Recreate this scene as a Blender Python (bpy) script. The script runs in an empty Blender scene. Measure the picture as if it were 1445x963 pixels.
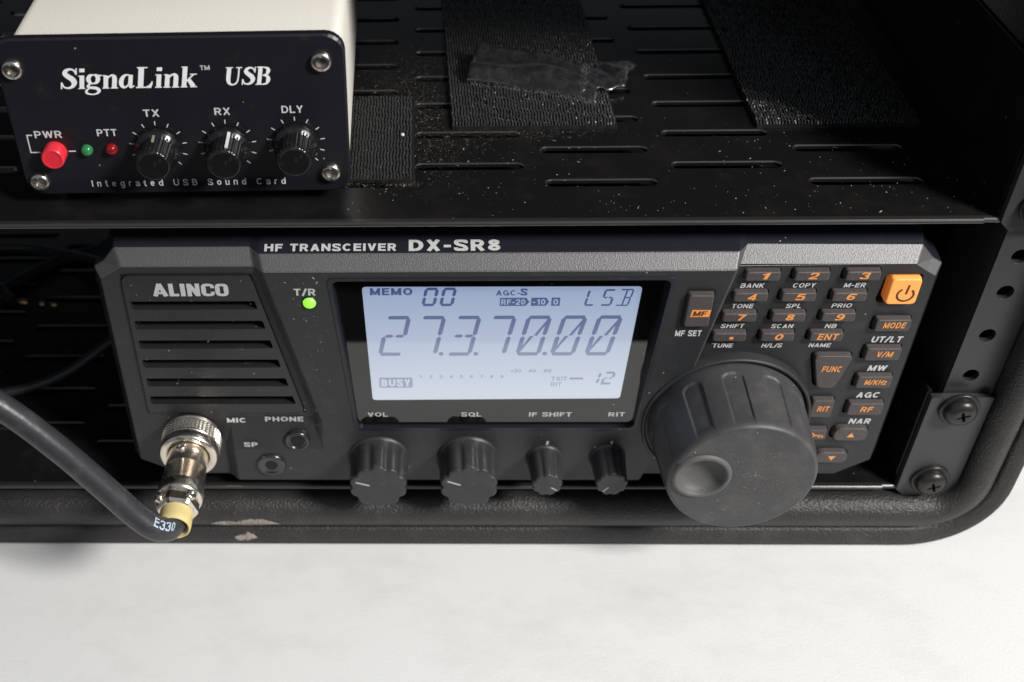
import bpy, bmesh, math, random
from mathutils import Vector, Matrix
from mathutils.geometry import tessellate_polygon
R = math.radians
random.seed(7)
scn = bpy.context.scene
COL = scn.collection
MM = 0.001

# ------------------------------------------------------------------ camera
yaw, pitch, roll = -0.03643, 0.70077, -0.02617
fw = Vector((math.sin(yaw)*math.cos(pitch), math.cos(yaw)*math.cos(pitch), -math.sin(pitch)))
rt = Vector((math.cos(yaw), -math.sin(yaw), 0))
up = rt.cross(fw)
r2 = rt*math.cos(roll) + up*math.sin(roll)
u2 = -rt*math.sin(roll) + up*math.cos(roll)
cam = bpy.data.cameras.new('camera')
camo = bpy.data.objects.new('camera', cam)
COL.objects.link(camo)
M = Matrix((( r2.x, u2.x, -fw.x, -0.028204), (r2.y, u2.y, -fw.y, -0.263973), (r2.z, u2.z, -fw.z, 0.274272), (0, 0, 0, 1)))
camo.matrix_world = M
cam.sensor_width = 36
cam.lens = 36*1619.53/1445
cam.shift_x = (722.5-541.49)/1445
cam.clip_start = 0.01
cam.clip_end = 50
cam.dof.use_dof = True
cam.dof.focus_distance = 0.325
cam.dof.aperture_fstop = 13
scn.camera = camo

# ------------------------------------------------------------------ world and lamps
w = bpy.data.worlds.new('World')
scn.world = w
w.use_nodes = True
nt = w.node_tree
bg = nt.nodes['Background']
tc = nt.nodes.new('ShaderNodeTexCoord')
sx = nt.nodes.new('ShaderNodeSeparateXYZ')
rp = nt.nodes.new('ShaderNodeValToRGB')
mr = nt.nodes.new('ShaderNodeMapRange')
mr.inputs['From Min'].default_value = -1
nt.links.new(tc.outputs['Generated'], sx.inputs[0])
nt.links.new(sx.outputs['Z'], mr.inputs['Value'])
nt.links.new(mr.outputs[0], rp.inputs[0])
rp.color_ramp.elements[0].position = 0.44
rp.color_ramp.elements[0].color = (0.03, 0.029, 0.028, 1)
rp.color_ramp.elements[1].position = 0.56
rp.color_ramp.elements[1].color = (0.80, 0.88, 1.0, 1)
my = nt.nodes.new('ShaderNodeMapRange')          # the room behind the case is darker than the side the light comes from
my.inputs['From Min'].default_value = -0.3; my.inputs['From Max'].default_value = 0.5
my.inputs['To Min'].default_value = 1.0; my.inputs['To Max'].default_value = 0.35
nt.links.new(sx.outputs['Y'], my.inputs['Value'])
mm = nt.nodes.new('ShaderNodeVectorMath'); mm.operation = 'SCALE'
nt.links.new(rp.outputs[0], mm.inputs[0]); nt.links.new(my.outputs[0], mm.inputs['Scale'])
nt.links.new(mm.outputs[0], bg.inputs['Color'])
bg.inputs['Strength'].default_value = 0.27

def lamp(name, loc, target, power, size, color):
    l = bpy.data.lights.new(name, 'AREA')
    l.shape = 'DISK'; l.size = size; l.energy = power; l.color = color
    o = bpy.data.objects.new(name, l); COL.objects.link(o)
    o.location = loc
    o.rotation_euler = (Vector(target)-Vector(loc)).to_track_quat('-Z', 'Y').to_euler()
    return o
KD = Vector((1.24, -1.0, 1.38)).normalized()
lamp('window_lamp', Vector((0.02, 0, 0.05))+KD*1.25, (0.02, 0, 0.05), 22.5, 0.27, (1.0, 0.975, 0.945))

scn.view_settings.view_transform = 'Standard'
scn.view_settings.look = 'None'
scn.view_settings.exposure = 0
scn.view_settings.gamma = 1
scn.render.engine = 'CYCLES'

# ------------------------------------------------------------------ materials
def nd(nt, t, **kw):
    n = nt.nodes.new(t)
    for k, v in kw.items(): setattr(n, k, v)
    return n
def mat(name, col, rough=0.5, metal=0.0, spec=0.5, bump=0.0, bscale=3000, bdist=0.00015, dust=None, dscale=300, dcut=(0.55, 0.75),
        damt=0.5, emit=None, estr=1.0, coat=0.0, coat_r=0.05, speck=0.0, rvar=0.0, stretch=None, ior=1.5):
    m = bpy.data.materials.new(name); m.use_nodes = True
    nt = m.node_tree; b = nt.nodes['Principled BSDF']
    b.inputs['Base Color'].default_value = (*col, 1)
    b.inputs['Roughness'].default_value = rough
    b.inputs['Metallic'].default_value = metal
    b.inputs['Specular IOR Level'].default_value = spec
    b.inputs['IOR'].default_value = ior
    b.inputs['Coat Weight'].default_value = coat
    b.inputs['Coat Roughness'].default_value = coat_r
    if emit:
        b.inputs['Emission Color'].default_value = (*emit, 1)
        b.inputs['Emission Strength'].default_value = estr
    tc = nd(nt, 'ShaderNodeTexCoord'); co = tc.outputs['Object']
    if stretch:
        mp = nd(nt, 'ShaderNodeMapping'); mp.inputs['Scale'].default_value = stretch
        nt.links.new(co, mp.inputs[0]); co = mp.outputs[0]
    if bump:
        n = nd(nt, 'ShaderNodeTexNoise'); n.inputs['Scale'].default_value = bscale; n.inputs['Detail'].default_value = 3
        nt.links.new(co, n.inputs['Vector'])
        bp = nd(nt, 'ShaderNodeBump'); bp.inputs['Strength'].default_value = bump; bp.inputs['Distance'].default_value = bdist
        nt.links.new(n.outputs['Fac'], bp.inputs['Height']); nt.links.new(bp.outputs[0], b.inputs['Normal'])
    last = None
    if dust:
        n = nd(nt, 'ShaderNodeTexNoise'); n.inputs['Scale'].default_value = dscale; n.inputs['Detail'].default_value = 8; n.inputs['Roughness'].default_value = 0.7
        nt.links.new(co, n.inputs['Vector'])
        r = nd(nt, 'ShaderNodeMapRange'); r.inputs['From Min'].default_value = dcut[0]; r.inputs['From Max'].default_value = dcut[1]; r.inputs['To Max'].default_value = damt
        nt.links.new(n.outputs['Fac'], r.inputs['Value'])
        mx = nd(nt, 'ShaderNodeMix', data_type='RGBA'); mx.inputs['A'].default_value = (*col, 1); mx.inputs['B'].default_value = (*dust, 1)
        nt.links.new(r.outputs[0], mx.inputs['Factor']); last = mx.outputs['Result']
        if rvar:
            r2 = nd(nt, 'ShaderNodeMapRange'); r2.inputs['From Min'].default_value = 0.3; r2.inputs['From Max'].default_value = 0.7
            r2.inputs['To Min'].default_value = rough-rvar; r2.inputs['To Max'].default_value = rough+rvar
            nt.links.new(n.outputs['Fac'], r2.inputs['Value']); nt.links.new(r2.outputs[0], b.inputs['Roughness'])
    if speck:
        v = nd(nt, 'ShaderNodeTexVoronoi'); v.inputs['Scale'].default_value = 420
        nt.links.new(co, v.inputs['Vector'])
        wn = nd(nt, 'ShaderNodeTexWhiteNoise'); nt.links.new(v.outputs['Color'], wn.inputs['Vector'])
        lt = nd(nt, 'ShaderNodeMath', operation='LESS_THAN'); lt.inputs[1].default_value = speck
        nt.links.new(wn.outputs['Value'], lt.inputs[0])
        ds = nd(nt, 'ShaderNodeMath', operation='LESS_THAN'); ds.inputs[1].default_value = 0.09
        nt.links.new(v.outputs['Distance'], ds.inputs[0])
        ml = nd(nt, 'ShaderNodeMath', operation='MULTIPLY'); nt.links.new(lt.outputs[0], ml.inputs[0]); nt.links.new(ds.outputs[0], ml.inputs[1])
        mx = nd(nt, 'ShaderNodeMix', data_type='RGBA'); mx.inputs['A'].default_value = (*col, 1); mx.inputs['B'].default_value = (0.42, 0.38, 0.33, 1)
        if last: nt.links.new(last, mx.inputs['A'])
        nt.links.new(ml.outputs[0], mx.inputs['Factor']); last = mx.outputs['Result']
    if last: nt.links.new(last, b.inputs['Base Color'])
    return m

BROWN = (0.16, 0.125, 0.09)
GREYD = (0.22, 0.20, 0.18)
m_table = mat('white_table', (0.765, 0.76, 0.745), 0.75, bump=0.24, bscale=750, bdist=0.00035, dust=(0.52, 0.51, 0.49), dscale=21, dcut=(0.46, 0.76), damt=0.42, stretch=(1, 1.6, 1))
m_case = mat('case_plastic', (0.024, 0.0225, 0.022), 0.42, bump=0.8, bscale=1300, bdist=0.0005, dust=(0.075, 0.062, 0.05), dscale=90, dcut=(0.5, 0.78), damt=0.45, speck=0.02)
m_shelf = mat('black_powder_coat', (0.0075, 0.0075, 0.008), 0.27, bump=0.12, bscale=1500, bdist=0.0001, dust=(0.07, 0.052, 0.036), dscale=60, dcut=(0.5, 0.85), damt=0.2, speck=0.03)
m_lip = mat('highlit_black_edge', (0.022, 0.021, 0.02), 0.3, spec=1.0, bump=0.1, bscale=900, bdist=0.0001)  # paler and shinier than the shelf paint, to put the edge highlight in
m_ear = mat('satin_black_steel', (0.031, 0.031, 0.032), 0.4, bump=0.25, bscale=900, bdist=0.0002, dust=GREYD, dscale=120, dcut=(0.6, 0.85), damt=0.18, speck=0.03)
m_dark = mat('dark_void', (0.004, 0.004, 0.004), 0.8)
m_radio = mat('radio_plastic', (0.020, 0.021, 0.023), 0.5, bump=0.35, bscale=2600, bdist=0.00008, dust=(0.12, 0.115, 0.11), dscale=140, dcut=(0.55, 0.85), damt=0.25, speck=0.03)
m_navy = mat('radio_rim', (0.012, 0.014, 0.020), 0.36, bump=0.3, bscale=2000, bdist=0.00008, dust=GREYD, dscale=160, dcut=(0.6, 0.85), damt=0.15, speck=0.06)
m_silver = mat('silver_paint', (0.125, 0.123, 0.126), 0.47, metal=0.6, bump=0.9, bscale=2600, bdist=0.00012, dust=(0.16, 0.15, 0.14), dscale=1500, dcut=(0.45, 0.7), damt=0.5)
m_grille = mat('grille_plastic', (0.019, 0.019, 0.020), 0.38, bump=0.2, bscale=1800, bdist=0.00006, dust=GREYD, dscale=200, dcut=(0.6, 0.85), damt=0.2, speck=0.04)
m_mesh = mat('dusty_cloth', (0.010, 0.010, 0.010), 0.85, bump=1, bscale=2500, bdist=0.0003, dust=(0.14, 0.12, 0.10), dscale=1700, dcut=(0.55, 0.75), damt=0.45)
m_glass = mat('window_glass', (0.004, 0.004, 0.0045), 0.03, spec=0.5, ior=1.78, speck=0.03, dust=(0.05, 0.05, 0.05), dscale=400, dcut=(0.62, 0.9), damt=0.25)
m_rubber = mat('knob_rubber', (0.052, 0.052, 0.055), 0.5, bump=0.35, bscale=2200, bdist=0.00008, dust=(0.19, 0.17, 0.145), dscale=110, dcut=(0.47, 0.72), damt=0.26, speck=0.05)
m_knob = mat('knob_plastic', (0.026, 0.026, 0.027), 0.45, bump=0.35, bscale=2200, bdist=0.00008, dust=(0.12, 0.11, 0.10), dscale=220, dcut=(0.5, 0.8), damt=0.35, speck=0.05)
m_button = mat('button_rubber', (0.062, 0.053, 0.051), 0.5, bump=0.3, bscale=2600, bdist=0.00006, dust=(0.16, 0.15, 0.14), dscale=900, dcut=(0.5, 0.75), damt=0.3)
m_orange = mat('orange_button', (0.95, 0.40, 0.10), 0.4, emit=(1.0, 0.22, 0.02), estr=0.22)
m_oleg = mat('orange_legend', (0.74, 0.29, 0.075), 0.5, emit=(1.0, 0.30, 0.05), estr=0.10)
m_brownleg = mat('brown_legend', (0.10, 0.03, 0.012), 0.6)
m_white = mat('white_print', (0.62, 0.63, 0.63), 0.6)
m_bright = mat('bright_white_print', (0.88, 0.88, 0.88), 0.55)
m_bluep = mat('pale_blue_print', (0.45, 0.55, 0.66), 0.6)
m_grey = mat('grey_print', (0.50, 0.50, 0.49), 0.6)
m_led = mat('green_lamp', (0.25, 0.8, 0.1), 0.25, emit=(0.22, 1.0, 0.02), estr=1.1)
m_chrome = mat('nickel', (0.86, 0.79, 0.69), 0.25, metal=1.0, bump=0.1, bscale=900, dust=(0.45, 0.38, 0.28), dscale=300, dcut=(0.5, 0.8), damt=0.5, rvar=0.08)
m_steel = mat('screw_steel', (0.62, 0.58, 0.53), 0.28, metal=1.0, bump=0.2, bscale=1500)
m_screwb = mat('black_screw', (0.035, 0.033, 0.032), 0.33, metal=0.5, bump=0.2, bscale=1500, dust=(0.20, 0.12, 0.08), dscale=300, dcut=(0.6, 0.8), damt=0.25)
m_cable = mat('cable_sheath', (0.034, 0.034, 0.039), 0.36, bump=0.35, bscale=350, bdist=0.0003, dust=(0.17, 0.155, 0.14), dscale=150, dcut=(0.53, 0.82), damt=0.4, speck=0.03)
m_yellow = mat('yellow_sleeve', (0.72, 0.58, 0.26), 0.5, bump=0.2, dust=(0.30, 0.2, 0.1), dscale=300, dcut=(0.5, 0.8), damt=0.5)
m_cream = mat('cream_enamel', (0.64, 0.615, 0.555), 0.5, bump=0.5, bscale=1400, bdist=0.00015)
m_plate = mat('black_anodised', (0.010, 0.010, 0.014), 0.36, bump=0.15, bscale=2000, bdist=0.00005, dust=(0.10, 0.085, 0.065), dscale=160, dcut=(0.6, 0.85), damt=0.25, speck=0.05)
m_gknob = mat('gloss_knob', (0.008, 0.008, 0.009), 0.22, dust=(0.16, 0.13, 0.10), dscale=400, dcut=(0.55, 0.8), damt=0.35, speck=0.05)
m_red = mat('red_button', (0.75, 0.03, 0.05), 0.3)
m_redled = mat('red_lens', (0.22, 0.006, 0.01), 0.12)
m_greenled = mat('green_lens', (0.03, 0.20, 0.07), 0.12)
m_velcro = mat('hook_tape', (0.006, 0.006, 0.006), 0.6, bump=0.5, bscale=1200, dust=(0.03, 0.025, 0.02), dscale=200, dcut=(0.5, 0.8), damt=0.4)
m_hook = mat('nylon_hooks', (0.030, 0.030, 0.030), 0.3, spec=0.5)
m_tape = mat('black_film', (0.018, 0.018, 0.020), 0.26, spec=1.0, coat=1.0, coat_r=0.16, bump=0.6, bscale=330, bdist=0.0006, dust=(0.20, 0.195, 0.19), dscale=260, dcut=(0.45, 0.8), damt=0.22)
m_fuzz = mat('grey_lint', (0.16, 0.15, 0.14), 0.8)
m_jack = mat('dark_chrome', (0.09, 0.09, 0.095), 0.22, metal=0.85)
m_dimple = mat('pale_dimple_rubber', (0.095, 0.093, 0.09), 0.6, bump=0.2, bscale=1500, dust=(0.16, 0.15, 0.14), dscale=120, dcut=(0.5, 0.75), damt=0.3)  # paler rubber: rim wear, and the bowl's reflected light put into the colour
m_gold = mat('gold_plate', (0.75, 0.45, 0.22), 0.25, metal=1.0)
m_speck = mat('dust_flake', (0.33, 0.29, 0.245), 0.8)
m_kdust = mat('knob_dust', (0.17, 0.145, 0.115), 0.9)
m_grit = mat('brown_grit', (0.15, 0.12, 0.088), 0.9)
m_residue = mat('tan_residue', (0.33, 0.285, 0.245), 0.7, bump=1, bscale=700, bdist=0.0008, dust=(0.12, 0.09, 0.07), dscale=500, dcut=(0.5, 0.7), damt=0.7)
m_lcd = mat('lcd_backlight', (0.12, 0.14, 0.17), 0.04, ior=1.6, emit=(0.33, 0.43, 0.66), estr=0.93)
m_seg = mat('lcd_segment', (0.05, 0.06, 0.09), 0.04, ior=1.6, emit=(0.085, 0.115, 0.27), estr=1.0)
# pale wash of light low on the screen, painted into segment and backlight emission
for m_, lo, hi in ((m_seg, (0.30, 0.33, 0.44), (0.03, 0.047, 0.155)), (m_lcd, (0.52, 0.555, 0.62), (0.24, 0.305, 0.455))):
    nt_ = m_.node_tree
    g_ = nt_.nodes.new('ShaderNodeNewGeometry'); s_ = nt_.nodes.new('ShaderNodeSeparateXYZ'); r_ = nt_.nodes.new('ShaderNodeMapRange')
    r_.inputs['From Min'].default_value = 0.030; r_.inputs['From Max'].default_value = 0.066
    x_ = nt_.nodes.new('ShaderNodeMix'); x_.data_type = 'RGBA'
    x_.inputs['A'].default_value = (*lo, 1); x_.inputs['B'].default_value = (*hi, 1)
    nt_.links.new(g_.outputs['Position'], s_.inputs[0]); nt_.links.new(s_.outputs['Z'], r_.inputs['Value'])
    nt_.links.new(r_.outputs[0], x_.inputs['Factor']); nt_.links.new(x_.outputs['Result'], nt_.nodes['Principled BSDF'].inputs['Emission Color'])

# ------------------------------------------------------------------ mesh helpers (all numbers in millimetres)
class MB:
    def __init__(s): s.v = []; s.f = []; s.mi = []; s.sm = []
    def face(s, idx, mi=0, sm=False): s.f.append(tuple(idx)); s.mi.append(mi); s.sm.append(sm)
    def poly(s, pts, mi=0):
        b = len(s.v); s.v += [tuple(p) for p in pts]; s.face(range(b, b+len(pts)), mi)
    def loops(s, L, cap0=False, cap1=True, mi=0, sm=False, closed=True, mi_cap=None):
        b = len(s.v); n = len(L[0])
        for l in L: s.v += [tuple(p) for p in l]
        for k in range(len(L)-1):
            for i in range(n if closed else n-1):
                j = (i+1) % n
                s.face((b+k*n+i, b+k*n+j, b+(k+1)*n+j, b+(k+1)*n+i), mi, sm)
        mc = mi if mi_cap is None else mi_cap
        if cap0: s.face(range(b, b+n), mc)
        if cap1: s.face(range(b+(len(L)-1)*n, b+len(L)*n), mc)
    def box(s, x0, x1, y0, y1, z0, z1, mi=0):
        s.loops([[(x0, y0, z0), (x1, y0, z0), (x1, y0, z1), (x0, y0, z1)], [(x0, y1, z0), (x1, y1, z0), (x1, y1, z1), (x0, y1, z1)]], True, True, mi)
    def lathe(s, c, axis, prof, n=48, rmod=None, mi=0, cap0=False, cap1=True, sm=True):
        a = Vector(axis).normalized(); h = Vector((0, 0, 1)) if abs(a.z) < 0.9 else Vector((1, 0, 0))
        u = a.cross(h).normalized(); v = u.cross(a)
        c = Vector(c); L = []
        for r, t in prof:
            ring = []
            for i in range(n):
                th = 2*math.pi*i/n
                q = r if rmod is None else rmod(r, t, th)
                ring.append(c+a*t+(u*math.cos(th)+v*math.sin(th))*q)
            L.append(ring)
        s.loops(L, cap0, cap1, mi, sm)
    def tube(s, pts, r, n=16, cap=True, mi=0):
        pts = [Vector(p) for p in pts]; L = []; prev = None
        for i, p in enumerate(pts):
            t = (pts[min(i+1, len(pts)-1)]-pts[max(i-1, 0)]).normalized()
            if prev is None:
                h = Vector((0, 0, 1)) if abs(t.z) < 0.9 else Vector((1, 0, 0)); u = t.cross(h).normalized()
            else: u = (prev-t*prev.dot(t)).normalized()
            prev = u; v = t.cross(u); rr = r(i/(len(pts)-1)) if callable(r) else r
            L.append([p+(u*math.cos(2*math.pi*k/n)+v*math.sin(2*math.pi*k/n))*rr for k in range(n)])
        s.loops(L, cap, cap, mi, True)
    def sheet(s, outer, holes, f0, f1, mi=0, mi_wall=None, back=True):
        """outer/holes: 2d loops; f0/f1 map (a,b) to the 3d front / back point"""
        mw = mi if mi_wall is None else mi_wall
        allp = [Vector((a, b, 0)) for l in [outer]+holes for a, b in l]
        tri = tessellate_polygon([[Vector((a, b, 0)) for a, b in l] for l in [outer]+holes])
        b = len(s.v); n = len(allp)
        s.v += [tuple(f0(p.x, p.y)) for p in allp]
        if f1: s.v += [tuple(f1(p.x, p.y)) for p in allp]
        ar = sum(abs((allp[t[1]]-allp[t[0]]).cross(allp[t[2]]-allp[t[0]]).z)/2 for t in tri)
        sh = lambda l: abs(sum(l[i-1][0]*l[i][1]-l[i][0]*l[i-1][1] for i in range(len(l))))/2
        ex = sh(outer)-sum(sh(l) for l in holes)
        if abs(ar-ex) > 1: print('AREA', len(holes), ar, ex)
        for t in tri:
            s.face((b+t[0], b+t[1], b+t[2]), mi)
            if f1 and back: s.face((b+n+t[2], b+n+t[1], b+n+t[0]), mi)
        if f1:
            o = 0
            for l in [outer]+holes:
                m = len(l)
                for i in range(m):
                    j = (i+1) % m
                    s.face((b+o+i, b+o+j, b+n+o+j, b+n+o+i), mw)
                o += m

ORG = {}
def finish(name, mb, mats, parent=None, bevel=0, bseg=2, bang=40, recalc=True, origin=None, smooth=False):
    if not isinstance(mats, (list, tuple)): mats = [mats]
    V = mb.v
    if origin is None:
        lo = [min(p[i] for p in V) for i in range(3)]; hi = [max(p[i] for p in V) for i in range(3)]
        origin = [(lo[i]+hi[i])/2 for i in range(3)]
        if parent is None: origin[2] = lo[2]
    origin = Vector(origin)
    me = bpy.data.meshes.new(name)
    me.from_pydata([tuple((Vector(p)-origin)*MM) for p in V], [], mb.f)
    for m in mats: me.materials.append(m)
    for p, mi, sm in zip(me.polygons, mb.mi, mb.sm): p.material_index = mi; p.use_smooth = sm or smooth
    bm = bmesh.new(); bm.from_mesh(me)
    bmesh.ops.remove_doubles(bm, verts=bm.verts, dist=1e-7)
    if recalc: bmesh.ops.recalc_face_normals(bm, faces=bm.faces)
    bm.to_mesh(me); bm.free()
    o = bpy.data.objects.new(name, me); COL.objects.link(o)
    ORG[o] = origin
    if parent is not None:
        o.parent = parent; o.location = (origin-ORG[parent])*MM
    else: o.location = origin*MM
    if bevel:
        bv = o.modifiers.new('bevel', 'BEVEL'); bv.width = bevel*MM; bv.segments = bseg; bv.limit_method = 'ANGLE'; bv.angle_limit = R(bang); bv.harden_normals = False
    return o
def thing(name, label, cat, loc, group=None, rz=0):
    o = bpy.data.objects.new(name, None); COL.objects.link(o)
    o.empty_display_size = 0.01
    o.location = Vector(loc)*MM; o.rotation_euler = (0, 0, rz); ORG[o] = Vector(loc)
    o['label'] = label; o['category'] = cat
    if group: o['group'] = group
    return o
def tag(o, label, cat, group=None, kind=None):
    o['label'] = label; o['category'] = cat
    if group: o['group'] = group
    if kind: o['kind'] = kind
    return o
def rrect(x0, x1, z0, z1, r, n=5):
    pts = []
    for cx, cz, a0 in ((x1-r, z0+r, -90), (x1-r, z1-r, 0), (x0+r, z1-r, 90), (x0+r, z0+r, 180)):
        for k in range(n+1):
            a = R(a0+90*k/n); pts.append((cx+r*math.cos(a), cz+r*math.sin(a)))
    return pts
def rpoly(pts, r, n=4):
    """round the corners of a polygon; r one radius or a list"""
    out = []; m = len(pts)
    for i in range(m):
        rr = r[i] if isinstance(r, (list, tuple)) else r
        p = Vector((*pts[i], 0)); a = (Vector((*pts[i-1], 0))-p); b = (Vector((*pts[(i+1) % m], 0))-p)
        la, lb = a.length, b.length; a.normalize(); b.normalize()
        half = a.angle(b)/2; d = min(rr/math.tan(half), la*.49, lb*.49)
        p0 = p+a*d; p1 = p+b*d
        for k in range(n+1):
            t = k/n; q = p0*(1-t)**2+p*2*t*(1-t)+p1*t*t
            out.append((q.x, q.y))
    return out
def circ(cx, cz, r, n=24): return [(cx+r*math.cos(2*math.pi*i/n), cz+r*math.sin(2*math.pi*i/n)) for i in range(n)]
def at_y(y): return lambda a, b: (a, y, b)
def at_z(z): return lambda a, b: (a, b, z)

# ---- lettering: a plain grotesque drawn stroke by stroke, cap height 1
def earc(cx, cz, rx, rz, a0, a1, n=14): return [(cx+rx*math.cos(R(a0+(a1-a0)*k/n)), cz+rz*math.sin(R(a0+(a1-a0)*k/n))) for k in range(n+1)]
def glyph(c, W):
    h = W/2; b = .53
    def bowl(x, zt, zb, rx): return [(0, zt), (x, zt)], earc(x, (zt+zb)/2, rx-h, (zt-zb)/2, 90, -90), [(x, zb), (0, zb)]
    st = [(h, 0), (h, 1)]
    T = {
     'A': (.74, [[(h*1.05, 0), (.37, 1-h*.5)], [(.37, 1-h*.5), (.74-h*1.05, 0)], [(.34, 1-h), (.40, 1-h)], [(.16, .29), (.58, .29)]]),
     'B': (.68, [st, *bowl(.36, 1-h, b, .28), *bowl(.38, b, h, .30)]),
     'C': (.74, [earc(.38, .5, .38-h, .5-h, 42, 318, 22)]),
     'D': (.73, [st, *bowl(.33, 1-h, h, .40)]),
     'E': (.62, [st, [(0, 1-h), (.62, 1-h)], [(0, b), (.58, b)], [(0, h), (.62, h)]]),
     'F': (.60, [st, [(0, 1-h), (.60, 1-h)], [(0, b-.03), (.54, b-.03)]]),
     'G': (.77, [earc(.38, .5, .38-h, .5-h, 42, 340, 22), [(.42, .47), (.77, .47)], [(.77-h, .5), (.77-h, 0)]]),
     'H': (.72, [st, [(.72-h, 0), (.72-h, 1)], [(h, b), (.72-h, b)]]),
     'I': (W, [st]),
     'K': (.72, [st, [(W*.7, .33), (.70-h, 1)], [(.26, .55), (.72-h, 0)]]),
     'L': (.58, [st, [(0, h), (.58, h)]]),
     'M': (.86, [st, [(.86-h, 0), (.86-h, 1)], [(h, 1-h*.3), (.43, .08)], [(.43, .08), (.86-h, 1-h*.3)]]),
     'N': (.73, [st, [(.73-h, 0), (.73-h, 1)], [(h, 1-h*.4), (.73-h, h*.4)]]),
     'O': (.79, [earc(.395, .5, .395-h, .5-h, 0, 360, 28)]),
     'P': (.66, [st, *bowl(.36, 1-h, .44, .30)]),
     'Q': (.79, [earc(.395, .5, .395-h, .5-h, 0, 360, 28), [(.47, .26), (.76, -.02)]]),
     'R': (.71, [st, *bowl(.37, 1-h, .46, .30), [(.36, .46), (.71-h, 0)]]),
     'S': (.67, [[(.67-h, .70), (.56, .90-h*.3), (.34, 1-h), (.12, .90-h*.2), (h*.9, .72), (.18, .58), (.45, .45), (.67-h, .30), (.57, .09+h*.3), (.34, h), (.11, .10+h*.3), (h*.8, .30)]]),
     'T': (.64, [[(0, 1-h), (.64, 1-h)], [(.32, 0), (.32, 1)]]),
     'U': (.72, [[(h, 1), (h, .36)], earc(.36, .36, .36-h, .36-h, 180, 360), [(.72-h, .36), (.72-h, 1)]]),
     'V': (.70, [[(h, 1), (.35, h*.4)], [(.35, h*.4), (.70-h, 1)], [(.32, h), (.38, h)]]),
     'W': (1.0, [[(h, 1), (.27, h*.4)], [(.27, h*.4), (.5, .95)], [(.5, .95), (.73, h*.4)], [(.73, h*.4), (1-h, 1)]]),
     'X': (.70, [[(h, 1), (.70-h, 0)], [(h, 0), (.70-h, 1)]]),
     'Y': (.70, [[(h, 1), (.35, .42)], [(.70-h, 1), (.35, .42)], [(.35, 0), (.35, .48)]]),
     'Z': (.64, [[(0, 1-h), (.64, 1-h)], [(0, h), (.64, h)], [(h, h), (.64-h, 1-h)]]),
     '0': (.62, [earc(.31, .5, .31-h, .5-h, 0, 360, 28)]),
     '1': (.40, [[(.30, 0), (.30, 1)], [(.05, .76), (.24, .80), (.30, .97)]]),
     '2': (.62, [[(h*.8, .68), (.11, .89), (.31, 1-h), (.53, .88), (.62-h, .70), (.46, .47), (.16, .24), (h, h)], [(0, h), (.62, h)]]),
     '3': (.62, [[(h*.7, .74), (.12, .91), (.31, 1-h), (.53, .89), (.57-h*.5, .74), (.48, .58), (.27, .53)], [(.27, .53), (.50, .47), (.62-h, .29), (.53, .10), (.31, h), (.10, .11), (h*.7, .28)]]),
     '4': (.64, [[(.46, 0), (.46, 1)], [(.46, 1-h), (h*.7, .30)], [(0, .27), (.64, .27)]]),
     '5': (.62, [[(.08, 1-h), (.58, 1-h)], [(.15, 1-h), (.09, .46)], [(.07, .48), (.20, .61), (.38, .62), (.56, .50), (.62-h, .31), (.52, .10), (.31, h), (.11, .10), (h*.7, .25)]]),
     '6': (.62, [earc(.31, .32, .31-h, .32-h, 0, 360, 22), [(h, .34), (.10, .68), (.22, .90), (.36, 1-h), (.51, .92), (.57, .78)]]),
     '7': (.60, [[(0, 1-h), (.60, 1-h)], [(.60-h, 1-h), (.36, .52), (.22, 0)]]),
     '8': (.62, [earc(.31, .745, .28-h, .255-h, 0, 360, 20), earc(.31, .275, .31-h, .275-h, 0, 360, 22)]),
     '9': (.62, [earc(.31, .68, .31-h, .32-h, 0, 360, 22), [(.62-h, .66), (.52, .32), (.40, .10), (.26, h), (.11, .08), (.05, .22)]]),
     '-': (.40, [[(.02, .42), (.38, .42)]]), '+': (.60, [[(.02, .45), (.58, .45)], [(.30, .17), (.30, .73)]]),
     '/': (.40, [[(.02, -.03), (.38, 1.03)]]), '.': (W, [[(0, h), (W, h)]]), ' ': (.30, []),
     'n': (.54, [[(h, 0), (h, .74)], [(h, .50), (.16, .68), (.30, .74-h), (.46, .66), (.54-h, .48), (.54-h, 0)]]),
     'r': (.36, [[(h, 0), (h, .74)], [(h, .48), (.16, .66), (.36, .74-h)]]),
     'u': (.54, [[(h, .74), (h, .26), (.10, .08), (.26, h), (.40, .08), (.54-h, .25)], [(.54-h, 0), (.54-h, .74)]]),
     'o': (.58, [earc(.29, .37, .29-h, .37-h, 0, 360, 20)]),
     'e': (.56, [earc(.28, .37, .28-h, .37-h, 5, 318, 20), [(h, .39), (.56-h, .39)]]),
     'a': (.54, [[(.06, .52), (.14, .68), (.28, .74-h), (.44, .64), (.46, .48), (.46, .0)], [(.46, .44), (.20, .38), (h, .20), (.16, .04), (.32, .07), (.46, .24)]]),
     'd': (.58, [[(.58-h, 0), (.58-h, 1)], earc(.28, .37, .28-h, .37-h, 0, 360, 20)]),
     'g': (.58, [[(.58-h, .74), (.58-h, .0), (.48, -.20), (.28, -.25), (.08, -.15)], earc(.28, .37, .28-h, .37-h, 0, 360, 20)]),
     't': (.36, [[(.17, .95), (.17, .16), (.24, .04), (.36, .05)], [(0, .74-h), (.34, .74-h)]]),
     'z': (.50, [[(0, .74-h), (.50, .74-h)], [(0, h), (.50, h)], [(h, h), (.50-h, .74-h)]]),
    }
    return T[c]
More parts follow.
